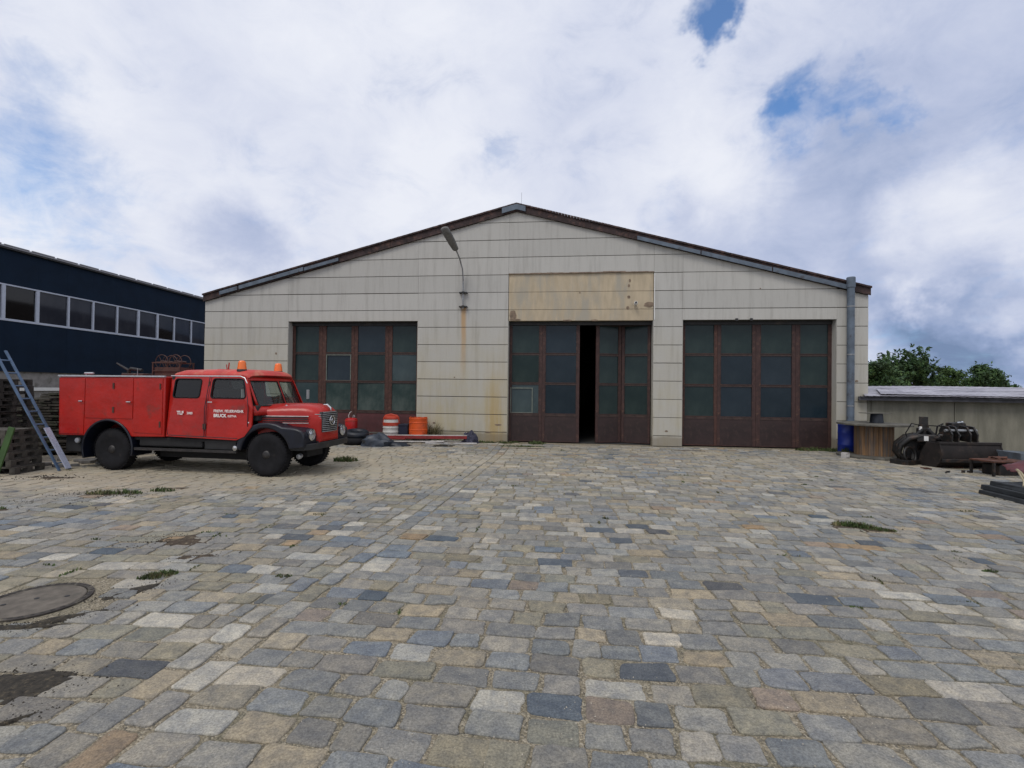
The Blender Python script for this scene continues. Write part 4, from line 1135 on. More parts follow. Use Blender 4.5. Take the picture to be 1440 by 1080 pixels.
for x in (AX0, AX1): m.tube([(x, -.62, WR), (x, .62, WR)], .06, 10)
m.lathe([(.0, -.14), (.12, -.08), (.15, 0), (.12, .08), (0, .14)], 16, Matrix.Translation((AX0, 0, WR)) @ Matrix.Rotation(R(90), 4, 'Y'))
m.split('axle', 'chassis_black', tk, smooth=40)
m = MB()
for s_ in (-1, 1): m.box(-1.0, 4.6, s_ * .38 - .04, s_ * .38 + .04, .52, .70)
for x in (-.9, .9, 2.2, 3.3): m.box(x, x + .08, -.34, .34, .53, .69)
m.box(.8, 2.9, -.30, .60, .24, .62); m.box(-.95, -.55, -.6, .6, .28, .5); m.box(-1.05, -.62, -.78, .78, .36, .72); m.box(.7, 3.2, -.84, .84, .66, .72); m.box(-1.0, 4.4, -.40, .40, .60, .66); m.box(3.0, 4.3, -.30, .30, .34, .62)  # wide floor and deep blocks added to keep light out under the truck
m.build('chassis', 'chassis_black', tk, bevel=.008)
for s_ in (-1, 1):
    m = MB(); a, b = sorted((s_ * .90, s_ * .62)); m.box(.76, 3.12, a, b, .465, .50); m.box(.76, 3.12, min(s_ * .905, s_ * .90), max(s_ * .905, s_ * .90), .455, .512)
    m.build('running_board', 'rim_black', tk, bevel=.004)
    m = MB(); a, b = sorted((s_ * .84, s_ * .45)); m.box(2.35, 3.06, a, b, .51, .70); m.build('step_box', 'black_metal', tk, bevel=.012)
    m = MB(); m.box(.82, 2.30, a, b, .53 if s_ < 0 else .30, .69); m.build('side_tank', 'chassis_black', tk, bevel=.03)  # far side tank deepened to shade the ground under the truck
    m = MB(); m.lathe([(0, 0), (.055, 0), (.06, .03), (.05, .05), (0, .055)], 14, Matrix.Translation((-.70, s_ * .80, .61)) @ Matrix.Rotation(R(90 if s_ < 0 else -90), 4, 'X')); m.build('hose_coupling', 'alu', tk, smooth=40)
m = MB(); m.lathe([(0, 0), (.05, 0), (.055, .03), (.05, .06), (0, .065)], 14, Matrix.Translation((3.10, -.86, .56)) @ Matrix.Rotation(R(90), 4, 'X')); m.build('side_lamp', 'chrome', tk, smooth=40)
m = MB(); m.lathe([(0, 0), (.03, 0), (.035, .02), (.02, .04), (0, .042)], 12, Matrix.Translation((3.38, -.88, 1.06))); m.build('fender_lamp', 'alu', tk, smooth=40)
m = MB(); m.lathe([(0, 0), (.045, 0), (.055, .05), (.05, .09), (0, .10)], 14, Matrix.Translation((4.28, -.50, .40)) @ Matrix.Rotation(R(100), 4, 'X')); m.build('tow_hook', 'alu', tk, smooth=40)
# beacons
for x, y in ((3.0, -.62), (3.10, .44)):
    bM = Matrix.Translation((x, y, 2.10))
    m = MB(); m.lathe([(0, 0), (.095, 0), (.095, .045), (.085, .06), (0, .06)], 20, bM); bc = m.build('beacon', 'black_metal', tk, smooth=40)
    m = MB(); m.lathe([(.088, .055), (.086, .08), (.070, .20), (.060, .225), (.03, .235), (0, .237)], 24, bM); m.build('beacon_dome', 'beacon_orange', bc, smooth=50)
m = MB(); m.tube([(2.55, -.45, 2.10), (2.55, -.45, 2.16)], .045, 10); m.tube([(2.55, -.45, 2.14), (2.57, -.45, 2.30)], .012, 6); m.tube([(2.50, -.42, 2.14), (2.48, -.42, 2.26)], .009, 6)
m.tube([(2.3, -.45, 2.155), (2.75, -.45, 2.15)], .010, 6); m.build('horn', 'truck_red', tk)
# hose reels on the body roof
m = MB()
for x in (.80, 1.14):
    for y in (-.30, -.05):
        m.tube([(x + .155 * math.cos(a), y, 2.32 + .155 * math.sin(a)) for a in [2 * math.pi * k / 24 for k in range(24)]], .009, 6, closed=True)
    for k in range(6): a = math.pi * k / 3; m.tube([(x, -.30, 2.32), (x + .15 * math.cos(a), -.30, 2.32 + .15 * math.sin(a))], .006, 5)
    m.tube([(x, -.32, 2.32), (x, -.03, 2.32)], .03, 8)
m.split('hose_reel', 'rust_frame', tk, smooth=50)
m = MB()
for y in (-.36, .02): m.bar((.62, y, 2.30), (1.32, y, 2.30), .025, .025); m.bar((.64, y, 1.99), (.64, y, 2.31), .025, .025); m.bar((1.30, y, 1.99), (1.30, y, 2.31), .025, .025); m.bar((.64, y, 2.12), (1.3, y, 2.12), .02, .02)
m.box(.66, 1.28, -.34, 0, 2.0, 2.20); m.build('reel_frame', 'rust_frame', tk)
# roof clutter: monitor, ladder bar, lights
m = MB(); m.tube([(-.35, .0, 1.97), (-.35, .0, 2.12), (-.30, .0, 2.18), (.0, .0, 2.14)], .035, 8); m.tube([(-.35, 0, 2.14), (-.62, -.05, 2.30)], [.03, .018], 8)
m.tube([(-.35, .16, 2.06), (-.35, -.16, 2.06)], .02, 8); m.build('water_monitor', 'black_metal', tk, smooth=40)
m = MB(); m.box(-.18, .38, -.35, .25, 1.97, 2.06); m.box(.42, .58, -.1, .3, 1.97, 2.03); m.split('roof_box', 'rust_frame', tk, bevel=.02)
m = MB(); m.tube([(-.88, -.55, 2.05), (-.66, -.55, 2.05)], .022, 8); m.tube([(-.85, -.55, 1.97), (-.85, -.55, 2.05)], .01, 6); m.build('spot_lamp', 'alu', tk)
m = MB(); m.tube([(.50, -.6, 1.97), (.50, -.6, 2.16)], .007, 6); m.build('aerial', 'dull_steel', tk)
# mirrors
m = MB(); m.tube([(3.44, .86, 1.40), (3.50, 1.0, 1.48), (3.50, 1.0, 1.58)], .008, 6); mr = m.build('mirror_arm', 'black_metal', tk)
m = MB(); m.box(3.49, 3.51, .95, 1.05, 1.52, 1.74); m.build('mirror', 'alu', mr, bevel=.008)
m = MB(); m.box(3.05, 3.07, -.70, -.44, 1.56, 1.74); m.build('interior_shade', 'white_paint', tk, bevel=.01)

# ------------------------------------------------------------------ things along the left door of the warehouse
mat('pallet_dark', (.030, .026, .023), .95, var=.4, vscale=8, dirt=(.075, .065, .055), dscale=6, damt=.5)
mat('pallet_grey', (.075, .068, .058), .95, var=.3, vscale=8, dirt=(.06, .052, .042), dscale=5, damt=.6)
mat('green_paint', (.035, .080, .018), .7, var=.2, vscale=5, dirt=(.05, .08, .03), damt=.4)
mat('barrel_orange', (.62, .085, .012), .5, var=.12, dirt=(.30, .06, .03), dscale=4, damt=.4)
mat('barrel_white', (.50, .49, .46), .6, var=.1, dirt=(.30, .24, .18), dscale=4, damt=.4)
mat('barrel_red', (.42, .045, .02), .5, var=.12)
mat('gas_red', (.42, .012, .012), .4, var=.1)
mat('crate_navy', (.012, .016, .035), .5)
mat('barrel_blue', (.007, .028, .26), .4, var=.1)
mat('plastic_black', (.010, .014, .022), .5, var=.3)
mat('plastic_bluegrey', (.035, .045, .062), .45, var=.3)
mat('beam_red', (.22, .02, .02), .6, var=.2)
mat('beam_white', (.48, .46, .44), .6, var=.15, dirt=(.25, .22, .18))
mat('rag_purple', (.035, .035, .06), .9, var=.5, vscale=14, dirt=(.10, .10, .13), dscale=12)
mat('tile_mossy', (.050, .044, .036), .95, var=.5, vscale=5, dirt=(.038, .05, .025), dscale=4, damt=.6)
mat('plate_pale', (.42, .45, .56), .6, var=.25, vscale=60)
mat('ladder_blue', (.085, .14, .23), .5, metal=.2, var=.15, vscale=4)
mat('rubble_grey', (.15, .145, .14), .95, var=.3, vscale=9, bump=.01)
mat('timber_old', (.12, .10, .08), .95, var=.3, vscale=6, stretch=(1, 8, 8))
def u_of(X, Y): q = Vector((X, Y, 0)) - HP; return q.dot(He), q.dot(Hn)
LZ = .17
lg = thing('timber_platform', 'low old timber platform under the barrels before the left door', 'platform', hall(-4.35, -.40), HA)
for i in range(4):
    m = MB(); m.box(-1.75, 1.75, -.28 + i * .16, -.14 + i * .16 + .01, .10, LZ); m.build('board', 'timber_old', lg, bevel=.006)
for x in (-1.5, 0, 1.5):
    m = MB(); m.box(x - .06, x + .06, -.26, .34, 0, .098); m.build('bearer', 'timber_old', lg, bevel=.006)
# striped barrel
def barrel(name, label, loc, r, h, body, bands=(), open_top=False, cat='barrel', rings=(.33, .66)):
    t_ = thing(name, label, cat, loc, random.uniform(0, 6))
    pr = [(0, 0), (r * .97, 0), (r, .02)]
    for f in rings: z = h * f; pr += [(r, z - .02), (r * 1.03, z - .01), (r * 1.03, z + .01), (r, z + .02)]
    pr += [(r, h - .03), (r * 1.025, h - .015), (r * 1.01, h)]
    if open_top: pr += [(r * .95, h), (r * .94, h - .03), (r * .93, .05), (0, .04)]
    else: pr += [(r * .95, h), (r * .93, h - .02), (0, h - .02)]
    m = MB(); m.lathe(pr, 32); m.build('drum', body, t_, smooth=40)
    for z0, z1, mt_ in bands:
        m = MB(); m.lathe([(r * 1.001, z0), (r * 1.034, z0), (r * 1.034, z1), (r * 1.001, z1)], 32); m.build('band', mt_, t_, smooth=40)
    return t_
p = hall(-3.98, -.38)
b_ = barrel('striped_barrel', 'red and white striped plastic barrel with an arched red handle', (p.x, p.y, LZ + .002), .28, .44, 'barrel_white', ((0.0, .05, 'barrel_red'), (.36, .47, 'barrel_red')))
m = MB(); m.lathe([(.27, .44), (.25, .62), (.22, .66), (0, .67)], 32); m.build('upper_shell', 'barrel_white', b_, smooth=40)
m = MB(); m.tube([(-.27, -.02, .44), (-.255, -.03, .62), (-.20, -.03, .70), (0, -.03, .74), (.20, -.03, .70), (.255, -.03, .62), (.27, -.02, .44)], .028, 8); m.build('handle', 'barrel_red', b_, smooth=50); b_.rotation_euler.z = HA
m = MB(); m.lathe([(.24, .60), (.272, .58), (.268, .64), (.20, .70), (0, .71)], 32); m.build('lid', 'barrel_red', b_, smooth=40)
p = hall(-3.53, -.32)
cr_ = thing('plastic_crate', 'dark navy crate squeezed between the striped and the orange barrel', 'crate', (p.x, p.y, LZ + .002), HA)
m = MB(); m.box(-.15, .15, -.16, .16, 0, .02); m.box(-.16, -.14, -.17, .17, .0, .42); m.box(.14, .16, -.17, .17, .0, .42); m.box(-.14, .14, -.17, -.15, 0, .42); m.box(-.14, .14, .15, .17, 0, .42); m.box(-.17, .17, -.185, -.17, .36, .42)
m.build('shell', 'crate_navy', cr_, bevel=.008)
p = hall(-3.03, -.40)
ob_ = barrel('orange_barrel', 'bright orange open barrel with a torn rim before the wall pillar', (p.x, p.y, LZ - .03), .305, .66, 'barrel_orange', open_top=True, rings=(.42, .78))
m = MB(); 
for i in range(16):
    a = 2 * math.pi * i / 16 + .1; h_ = random.uniform(.0, .05)
    m.box(-.05, .05, -.008, .004, -.01, h_, rot=Matrix.Rotation(a + math.pi / 2, 3, 'Z'), at=(.29 * math.cos(a), .29 * math.sin(a), .66))
m.build('torn_rim', 'barrel_orange', ob_)
m = MB(); m.lathe([(0, .50), (.15, .56), (.28, .50)], 20); m.build('rubbish', 'plastic_black', ob_)
# red gas bottle on a board
p = hall(-5.38, -.45)
bd = thing('support_board', 'pale board resting on rubble beneath the red gas bottle', 'board', (p.x + .35, p.y, .26), HA)
m = MB(); m.box(-.85, .85, -.16, .16, 0, .03); m.build('plank', 'pallet_grey', bd, bevel=.004)
for x in (-.6, .6):
    m = MB(); m.box(x - .12, x + .12, -.15, .15, -.26, -.002); m.build('block', 'rubble_grey', bd, bevel=.02)
gb = thing('gas_bottle', 'small red gas bottle with pale valve guard before the left door', 'gas bottle', (p.x, p.y, .292), HA)
m = MB(); m.lathe([(0, .0), (.19, .0), (.205, .03), (.205, .40), (.19, .44), (.12, .475), (0, .48)], 28); m.build('cylinder', 'gas_red', gb, smooth=40)
m = MB(); m.lathe([(.208, .37), (.215, .37), (.215, .40), (.208, .40)], 28); m.build('band', 'barrel_red', gb)
m = MB(); m.tube([(-.09, 0, .46), (-.10, 0, .56), (-.05, 0, .66), (0, 0, .69)], .014, 8); m.build('valve_guard', 'beam_white', gb, smooth=True)
m = MB(); m.tube([(.05, 0, .46), (.07, 0, .57), (.11, 0, .57), (.11, 0, .50)], .014, 8); m.build('valve', 'alu', gb, smooth=True)
# tyre and crumpled plastic
ty = thing('old_tyre', 'black worn tyre lying beside the fire truck nose', 'tyre', (-4.98, 15.9, .0), .4)
def torus(R_, r_, M_, n=28, k=12):
    m = MB(); m.tube([M_ @ Vector((R_ * math.cos(a), R_ * math.sin(a), 0)) for a in [2 * math.pi * i / n for i in range(n)]], r_, k, closed=True); return m
torus(.29, .11, Matrix.Translation((0, 0, .11))).build('carcass', 'rubber', ty, smooth=True)
m = torus(.28, .105, Matrix.Translation((.05, .05, .335)) @ Matrix.Rotation(R(9), 4, 'X')); t2 = thing('old_tyre', 'second black tyre stacked on the tyre beside the truck nose', 'tyre', (-4.98, 15.9, .0), .4); m.build('carcass', 'plastic_black', t2, smooth=True)
def lump(name, label, cat, loc, rx, ry, h, m_, seed, rough=.35):
    m = MB(); rings = []; n = 26
    for k in range(9):
        ph = math.pi / 2 * k / 8; rg = []
        for i in range(n):
            a = 2 * math.pi * i / n; d_ = Vector((math.cos(a) * math.cos(ph), math.sin(a) * math.cos(ph), math.sin(ph)))
            f = 1 + rough * noise.noise(d_ * 1.8 + Vector((seed, 0, 0))) + rough * .6 * noise.noise(d_ * 5 + Vector((0, seed, 0)))
            rg.append((d_.x * rx * f, d_.y * ry * f, max(0, d_.z * h * f)))
        rings.append(rg)
    m.loft(rings, closed=True, caps=True)
    o = m.build(name, m_, smooth=40); o.location = loc; return tag(o, label, cat)
lump('plastic_bundle', 'crumpled blue grey plastic tub lying on the ground beside the black tyres', 'plastic tub', (-4.22, 15.5, 0), .55, .30, .34, 'plastic_bluegrey', 3.1)
lump('plastic_sheet', 'flat black plastic sheet trailing right of the crumpled tub', 'sheet', (-3.72, 15.55, 0), .50, .22, .13, 'plastic_black', 7.2)
lump('blue_bag', 'dark blue bag pushed behind the black tyres near the gas bottle', 'bag', (-5.2, 16.4, 0), .32, .25, .36, 'crate_navy', 1.2)
# red / white barrier beam and pipes
def beam(name, label, a, b, w_, h_, m1, cat, m2=None):
    a = Vector(a); b = Vector(b); t_ = thing(name, label, cat, a, math.atan2(b.y - a.y, b.x - a.x)); L = (b - a).length; dz = b.z - a.z
    m = MB(); m.bar((0, 0, h_ / 2), (L, 0, h_ / 2 + dz), w_, h_); m.build('beam', m1, t_, bevel=.006)
    if m2: m = MB(); m.bar((0, 0, h_ + .012), (L, 0, h_ + dz + .012), w_ * .9, .022); m.build('top_face', m2, t_)
    return t_
q0 = hall(-4.35, -.85, .13); q1 = hall(-1.32, -.55, .15)
beam('barrier_beam', 'long red beam with pale top lying below the orange barrel', q0, q1, .12, .10, 'beam_red', 'beam', 'beam_white')
q0 = hall(-4.5, -.72, .10); q1 = hall(-3.3, -.90, .12)
beam('short_beam', 'short reddish plank under the left end of the long red beam', q0, q1, .10, .05, 'beam_red', 'plank')
def pipe(label, a, b, r_):
    a = Vector(a); b = Vector(b); t_ = thing('pale_pipe', label, 'pipe', a); m = MB(); m.tube([(0, 0, r_), tuple(b - a + Vector((0, 0, r_)))], r_, 10); m.build('tube', 'beam_white', t_, smooth=40); return t_
pipe('pale pipe lying on the ground just before the red beam', hall(-4.5, -1.05, .03), hall(-2.0, -.95, .06), .022)
pipe('pale pipe lying nearest the camera, reaching past the red beam', hall(-2.6, -1.0, .0), hall(-.95, -.75, .0), .026)
pipe('pale pipe lying against the foot of the pillar wall', hall(-2.9, -.42, .02), hall(-1.1, -.30, .02), .02)
lump('rag_heap', 'crumpled purple grey rag heap at the right end of the red beam', 'rag', tuple(hall(-1.22, -.42, .0)), .27, .2, .36, 'rag_purple', 5.5, .5)
random.seed(21)
for i in range(12):
    q = hall(random.uniform(-4.6, -1.2), random.uniform(-1.7, -1.15))
    m = MB(); L = random.uniform(.08, .24); m.bar((-L, 0, .012), (L, random.uniform(-.05, .05), .014), .035, .02); o = m.build('wood_scrap', 'dark_soil'); o.location = q; o.rotation_euler.z = random.uniform(-.6, .6)
    tag(o, 'thin dark scrap of wood scattered on the paving before the red beam', 'scrap', 'wood scraps before the beam')
# ------------------------------------------------------------------ left edge: pallets, ladder, tiles
def make_pallet(mt_, L, label, wd=1.2, dp=.8):
    t_ = thing('pallet', L, 'pallet', (0, 0, 0))
    for k in range(7):
        y = -dp / 2 + .05 + k * (dp - .1) / 6; m = MB(); m.box(-wd / 2, wd / 2, y - .045, y + .045, .122, .144); m.build('deck_board', mt_, t_)
    for x in (-wd / 2 + .05, 0, wd / 2 - .05):
        m = MB(); m.box(x - .05, x + .05, -dp / 2, dp / 2, .100, .121); m.build('stringer_board', mt_, t_)
        m = MB(); m.box(x - .05, x + .05, -dp / 2, dp / 2, 0, .022); m.build('bottom_board', mt_, t_)
        for y in (-dp / 2 + .06, 0, dp / 2 - .06): m = MB(); m.box(x - .05, x + .05, y - .06, y + .06, .0225, .0995); m.build('block', mt_, t_)
    return t_
proto = make_pallet('pallet_dark', 'dark weathered pallet at the bottom of the tall stack behind the ladder', None)
proto['group'] = 'dark pallets in the tall stack'
random.seed(5)
NP = 13
for k in range(NP):
    lab = ('dark weathered pallet at the bottom of the tall stack behind the ladder' if k == 0 else 'dark weathered pallet topmost on the tall stack behind the ladder' if k == NP - 1 else 'dark weathered pallet within the tall stack behind the ladder')
    o = proto if k == 0 else dup(proto, (0, 0, 0), 0, lab)
    place(o, (-11.72 + random.uniform(-.03, .03), 11.15 + random.uniform(-.02, .02), .1465 * k), random.uniform(-.025, .025)); o['label'] = lab
proto = make_pallet('pallet_grey', 'x', None, 1.0, .7)
proto['group'] = 'pale pallets in the low stack'
for k in range(6):
    lab = ('pale grey pallet at the bottom of the low stack beside the green plank' if k == 0 else 'pale grey pallet on top of the low stack beside the green plank' if k == 5 else 'pale grey pallet within the low stack beside the green plank')
    o = proto if k == 0 else dup(proto, (0, 0, 0), 0, lab)
    place(o, (-10.34 - .035 * k + random.uniform(-.02, .02), 10.15, .1465 * k), R(4) + random.uniform(-.02, .02)); o['label'] = lab
gp = thing('green_plank', 'bright green painted plank leaning on the low pale pallet stack', 'plank', (0, 0, 0))
m = MB(); m.bar((-9.95, 9.62, .02), (-9.74, 9.72, .95), .12, .03, up=(0, 1, 0)); m.build('board', 'green_paint', gp, bevel=.004)
# ladder
ld = thing('ladder', 'blue grey aluminium ladder leaning to the left against the dark pallet stack', 'ladder', (-9.35, 10.57, 0))
Lx, Lz = -1.42, 2.50
for y, nm in ((0, 'rail'), (-.24, 'rail')):
    m = MB(); m.bar((0, y, .01), (Lx, y, Lz), .026, .055, up=(0, 1, 0)); m.build(nm, 'ladder_blue', ld, bevel=.004)
for k in range(9):
    f = (k + .6) / 9.4; m = MB(); m.tube([(Lx * f, -.235, Lz * f), (Lx * f, -.005, Lz * f)], .016, 8); m.build('rung', 'ladder_blue', ld)
m = MB(); m.bar((.02, -.05, .03), (.02 + Lx * .34, -.05, .03 + Lz * .34), .02, .13, up=(0, 1, 0)); m.build('foot_plate', 'plate_pale', ld, label='pale perforated plate on the lower ladder rail')
# tile stacks
random.seed(9)
def tile_stack(loc, w_, d_, h_, label):
    t_ = thing('tile_stack', label, 'roof tiles', loc, random.uniform(-.04, .04), 'mossy tile stacks')
    m = MB(); m.box(-w_ / 2, w_ / 2, -d_ / 2, d_ / 2, .08, .12)
    for x in (-w_ / 2 + .06, 0, w_ / 2 - .06): m.box(x - .05, x + .05, -d_ / 2, d_ / 2, 0, .08)
    m.build('pallet', 'pallet_dark', t_)
    m = MB(); z = .125
    while z < h_:
        x = -w_ / 2
        while x < w_ / 2 - .05:
            L = random.uniform(.20, .30); hh = random.uniform(.045, .07)
            m.box(x, min(x + L, w_ / 2 + .02), -d_ / 2 + random.uniform(-.04, .05), d_ / 2 + random.uniform(-.03, .03), z, z + hh - .008); x += L + .006
        z += .07
    m.build('tiles', 'tile_mossy', t_, bevel=.006)
tile_stack((-11.35, 12.95, 0), 1.1, .8, 1.55, 'mossy dark tile stack right behind the ladder foot')
tile_stack((-10.15, 12.95, 0), 1.1, .8, 1.62, 'mossy dark tile stack showing just left of the truck tail')
tile_stack((-12.6, 13.2, 0), 1.1, .8, 1.4, 'mossy dark tile stack farthest left, behind the dark pallets')
random.seed(33)
for i in range(14):
    x = random.uniform(-10.6, -9.0); y = random.uniform(10.8, 11.8); s_ = random.uniform(.06, .2)
    n = 7; m = MB(); pl = [(s_ * math.cos(2 * math.pi * k / n) * random.uniform(.7, 1.2), s_ * .7 * math.sin(2 * math.pi * k / n) * random.uniform(.7, 1.2)) for k in range(n)]
    m.prism(pl, 0, s_ * random.uniform(.3, .7), 'xy'); o = m.build('rubble_piece', 'rubble_grey', bevel=.012); o.location = (x, y, 0); tag(o, 'broken grey rubble piece on the ground by the ladder foot', 'rubble', 'rubble by the ladder foot')

# ------------------------------------------------------------------ right side junk
mat('drum_wood', (.22, .125, .06), .85, var=.45, vscale=3, stretch=(7, 7, .3), dirt=(.12, .10, .085), dscale=3, damt=.9)
mat('drum_flange', (.105, .10, .085), .9, var=.25, vscale=6, dirt=(.16, .15, .13), damt=.4)
mat('oily_iron', (.009, .0085, .0085), .5, var=.5, vscale=8, dirt=(.05, .030, .02), dscale=9, damt=.6)
mat('bucket_brown', (.014, .010, .009), .75, var=.35, vscale=5, dirt=(.045, .03, .022), dscale=5, damt=.5)
mat('rust_bright', (.085, .032, .018), .9, var=.5, vscale=8, dirt=(.05, .025, .018), dscale=7, damt=.5)
mat('tarp_red', (.085, .018, .022), .7, var=.25, vscale=4)
mat('trough_grey', (.15, .175, .20), .6, var=.2, vscale=4, dirt=(.10, .11, .11))
mat('mat_dark', (.022, .026, .030), .8, var=.3, vscale=6)
mat('strap_beige', (.34, .29, .19), .9, var=.2)
DX, DY = 10.40, 14.30
dr = thing('cable_drum', 'large wooden cable drum lying flat with weathered round flanges', 'cable drum', (DX, DY, 0), .2)
m = MB(); m.lathe([(0, 0), (.90, 0), (.905, .01), (.905, .05), (.90, .06), (0, .06)], 48); m.build('flange', 'drum_flange', dr, smooth=30)
m = MB(); m.lathe([(0, .91), (.90, .91), (.905, .92), (.905, .955), (.90, .965), (0, .965)], 48); m.build('flange', 'drum_flange', dr, smooth=30)
m = MB(); n = 26
for k in range(n):
    a0 = 2 * math.pi * k / n; a1 = 2 * math.pi * (k + .94) / n; r_ = .47 + random.uniform(-.006, .006)
    m.add([(q * math.cos(a), q * math.sin(a), z) for z in (.062, .908) for q, a in ((r_, a0), (r_, a1), (r_ - .04, a1), (r_ - .04, a0))], [(3, 2, 1, 0), (4, 5, 6, 7), (0, 1, 5, 4), (1, 2, 6, 5), (2, 3, 7, 6), (3, 0, 4, 7)])
m.build('core', 'drum_wood', dr)
m = MB(); m.lathe([(0, .965), (.07, .965), (.07, .975), (0, .975)], 16); m.build('hub_plate', 'rust_bright', dr)
bb_ = barrel('blue_barrel', 'bright blue plastic barrel standing under the cable drum flange', (10.22, 15.12, .0), .27, .86, 'barrel_blue', rings=(.3, .72))
pb = thing('plastic_pot', 'black tapered pot standing on top of the cable drum', 'pot', (DX + .08, DY, .967))
m = MB(); m.lathe([(0, 0), (.17, 0), (.15, .25), (.145, .27), (.13, .27), (.14, .02), (0, .02)], 24); m.build('pot', 'plastic_black', pb, smooth=40)
tb = thing('pale_board', 'thin pale board lying on the black pot', 'board', (DX + .03, DY, 1.24), .1)
m = MB(); m.box(-.34, .34, -.2, .2, 0, .018); m.build('plank', 'drum_flange', tb, bevel=.003)
pk = thing('white_carton', 'small crumpled white carton lying by the blue barrel grass', 'litter', (9.35, 13.95, 0), .5)
m = MB(); m.box(-.10, .10, -.07, .07, 0, .15); m.box(-.09, .03, -.10, -.072, .02, .09); m.build('box', 'beam_white', pk, bevel=.02)
# grab attachment
gr_ = thing('log_grab', 'black oily hydraulic grab with curved tines between drum and bucket', 'machine grab', (10.75, 13.0, 0), -.5)
def tine(pts, w_, th, name='tine'):
    m = MB(); rings = []
    for (x, z, h_) in pts: rings.append([(x - h_ * .5, -w_ / 2, z), (x - h_ * .5, w_ / 2, z), (x + h_ * .5, w_ / 2, z), (x + h_ * .5, -w_ / 2, z)])
    m.loft(rings, closed=True); return m
for sx in (-1, 1):
    for y in (-.30, 0, .30):
        m = MB(); pth = [(sx * .12, y, .72), (sx * .34, y, .66), (sx * .52, y, .48), (sx * .56, y, .28), (sx * .46, y, .10), (sx * .26, y, .02)]
        m.tube(pth, [.07, .075, .07, .06, .045, .015], 8); m.build('tine', 'oily_iron', gr_, smooth=50)
m = MB(); m.box(-.20, .20, -.36, .36, .58, .78); m.build('yoke', 'oily_iron', gr_, bevel=.03)
m = MB(); m.lathe([(0, .78), (.15, .78), (.15, .92), (.11, .94), (.11, 1.02), (0, 1.02)], 20); m.box(-.09, .09, -.03, .03, 1.0, 1.22); m.build('rotator', 'oily_iron', gr_, smooth=30)
m = MB(); m.tube([(-.42, -.2, .50), (-.05, -.2, .90)], .045, 10); m.tube([(.42, -.2, .50), (.05, -.2, .90)], .045, 10); m.build('hydraulic_cylinder', 'black_metal', gr_, smooth=40)
m = MB(); m.tube([(-.1, -.1, 1.0), (-.3, -.3, 1.05), (-.42, -.3, .8), (-.36, -.25, .55)], .014, 6); m.tube([(.1, -.1, 1.0), (.3, -.3, 1.0), (.40, -.3, .8), (.36, -.25, .55)], .014, 6); m.build('hose', 'rubber', gr_)
m = MB(); m.box(-.06, .03, -.375, -.362, .62, .74); m.build('sticker', 'white_paint', gr_)
m = MB(); m.box(-.12, -.07, -.22, -.12, .84, .97); m.build('tag', 'white_paint', gr_)
m = MB()
for k in range(14):
    a = Vector((random.uniform(-.4, .4), random.uniform(-.2, .45), random.uniform(.05, .4))); b = a + Vector((random.uniform(-.4, .4), random.uniform(-.2, .2), random.uniform(.1, .5)))
    m.bar(a, b, random.uniform(.03, .1), random.uniform(.03, .14))
m.box(-.34, .30, .05, .42, .0, .62); m.build('scrap_plates', 'oily_iron', gr_, bevel=.008)
# second heap of small iron parts between
fr_ = thing('ring_frame', 'low black iron frame with a ring lying before the grab', 'iron scrap', (10.35, 12.85, 0), .3)
torus(.20, .03, Matrix.Translation((-.1, 0, .24)) @ Matrix.Rotation(R(80), 4, 'X')).build('ring', 'oily_iron', fr_, smooth=True)
m = MB(); m.box(-.4, .5, -.15, -.05, 0, .12); m.box(-.4, .5, .2, .3, 0, .12); m.box(-.4, -.3, -.05, .2, 0, .12); m.box(.4, .5, -.05, .2, 0, .12); m.build('frame', 'oily_iron', fr_, bevel=.01)
# wide bucket
bk = thing('digger_bucket', 'wide dark brown excavator ditching bucket resting on the paving', 'excavator bucket', (11.18, 12.42, 0), R(-2))
BWd = .72
prof = [(-.28, .60), (-.34, .40), (-.30, .18), (-.16, .04), (.05, .0), (.35, .02)]
prof2 = [(.35, .035), (.05, .02), (-.145, .06), (-.275, .19), (-.315, .40), (-.255, .60)]
m = MB(); m.prism([(a, b) for a, b in prof + prof2], -BWd, BWd, 'yz'); m.build('shell', 'bucket_brown', bk, smooth=30)
for s_ in (-1, 1):
    m = MB(); m.prism([(-.29, .62), (-.36, .40), (-.31, .16), (-.17, .02), (.05, -.0), (.37, .0), (.30, .30), (.10, .62)], s_ * BWd - .015, s_ * BWd + .015, 'yz'); m.build('side_plate', 'bucket_brown', bk, bevel=.004)
m = MB(); m.box(-BWd - .02, BWd + .02, -.31, -.22, .585, .65); m.build('top_bar', 'bucket_brown', bk, bevel=.01)
m = MB(); m.box(-BWd, BWd, -.375, -.335, .16, .24); m.build('wear_strip', 'oily_iron', bk, bevel=.008)
for x in (-.42, -.26, .02, .18):
    m = MB(); m.prism([(-.28, .64), (-.30, .84), (-.18, 1.02), (.02, 1.04), (.10, .90), (.02, .66)], x - .018, x + .018, 'yz'); m.build('ear', 'oily_iron', bk, bevel=.006)
m = MB(); m.tube([(-.5, -.16, .92), (.26, -.16, .92)], .035, 12); m.build('pin', 'dull_steel', bk, smooth=40)
m = MB(); m.tube([(-.5, .0, .78), (.26, .0, .78)], .035, 12); m.build('pin', 'dull_steel', bk, smooth=40)
cp_ = thing('quick_coupler', 'black machine coupler with arm sloping right on top of the bucket', 'machine part', (11.18, 12.62, 0), R(-2))
m = MB(); m.box(-.20, .10, -.16, .16, .72, .98); m.box(-.10, .25, -.10, .12, .92, 1.10); m.build('housing', 'oily_iron', cp_, bevel=.03)
m = MB(); m.tube([(.10, 0, 1.0), (.34, 0, .86), (.50, 0, .70), (.60, 0, .62)], [.10, .085, .06, .04], 10); m.build('arm', 'oily_iron', cp_, smooth=50)
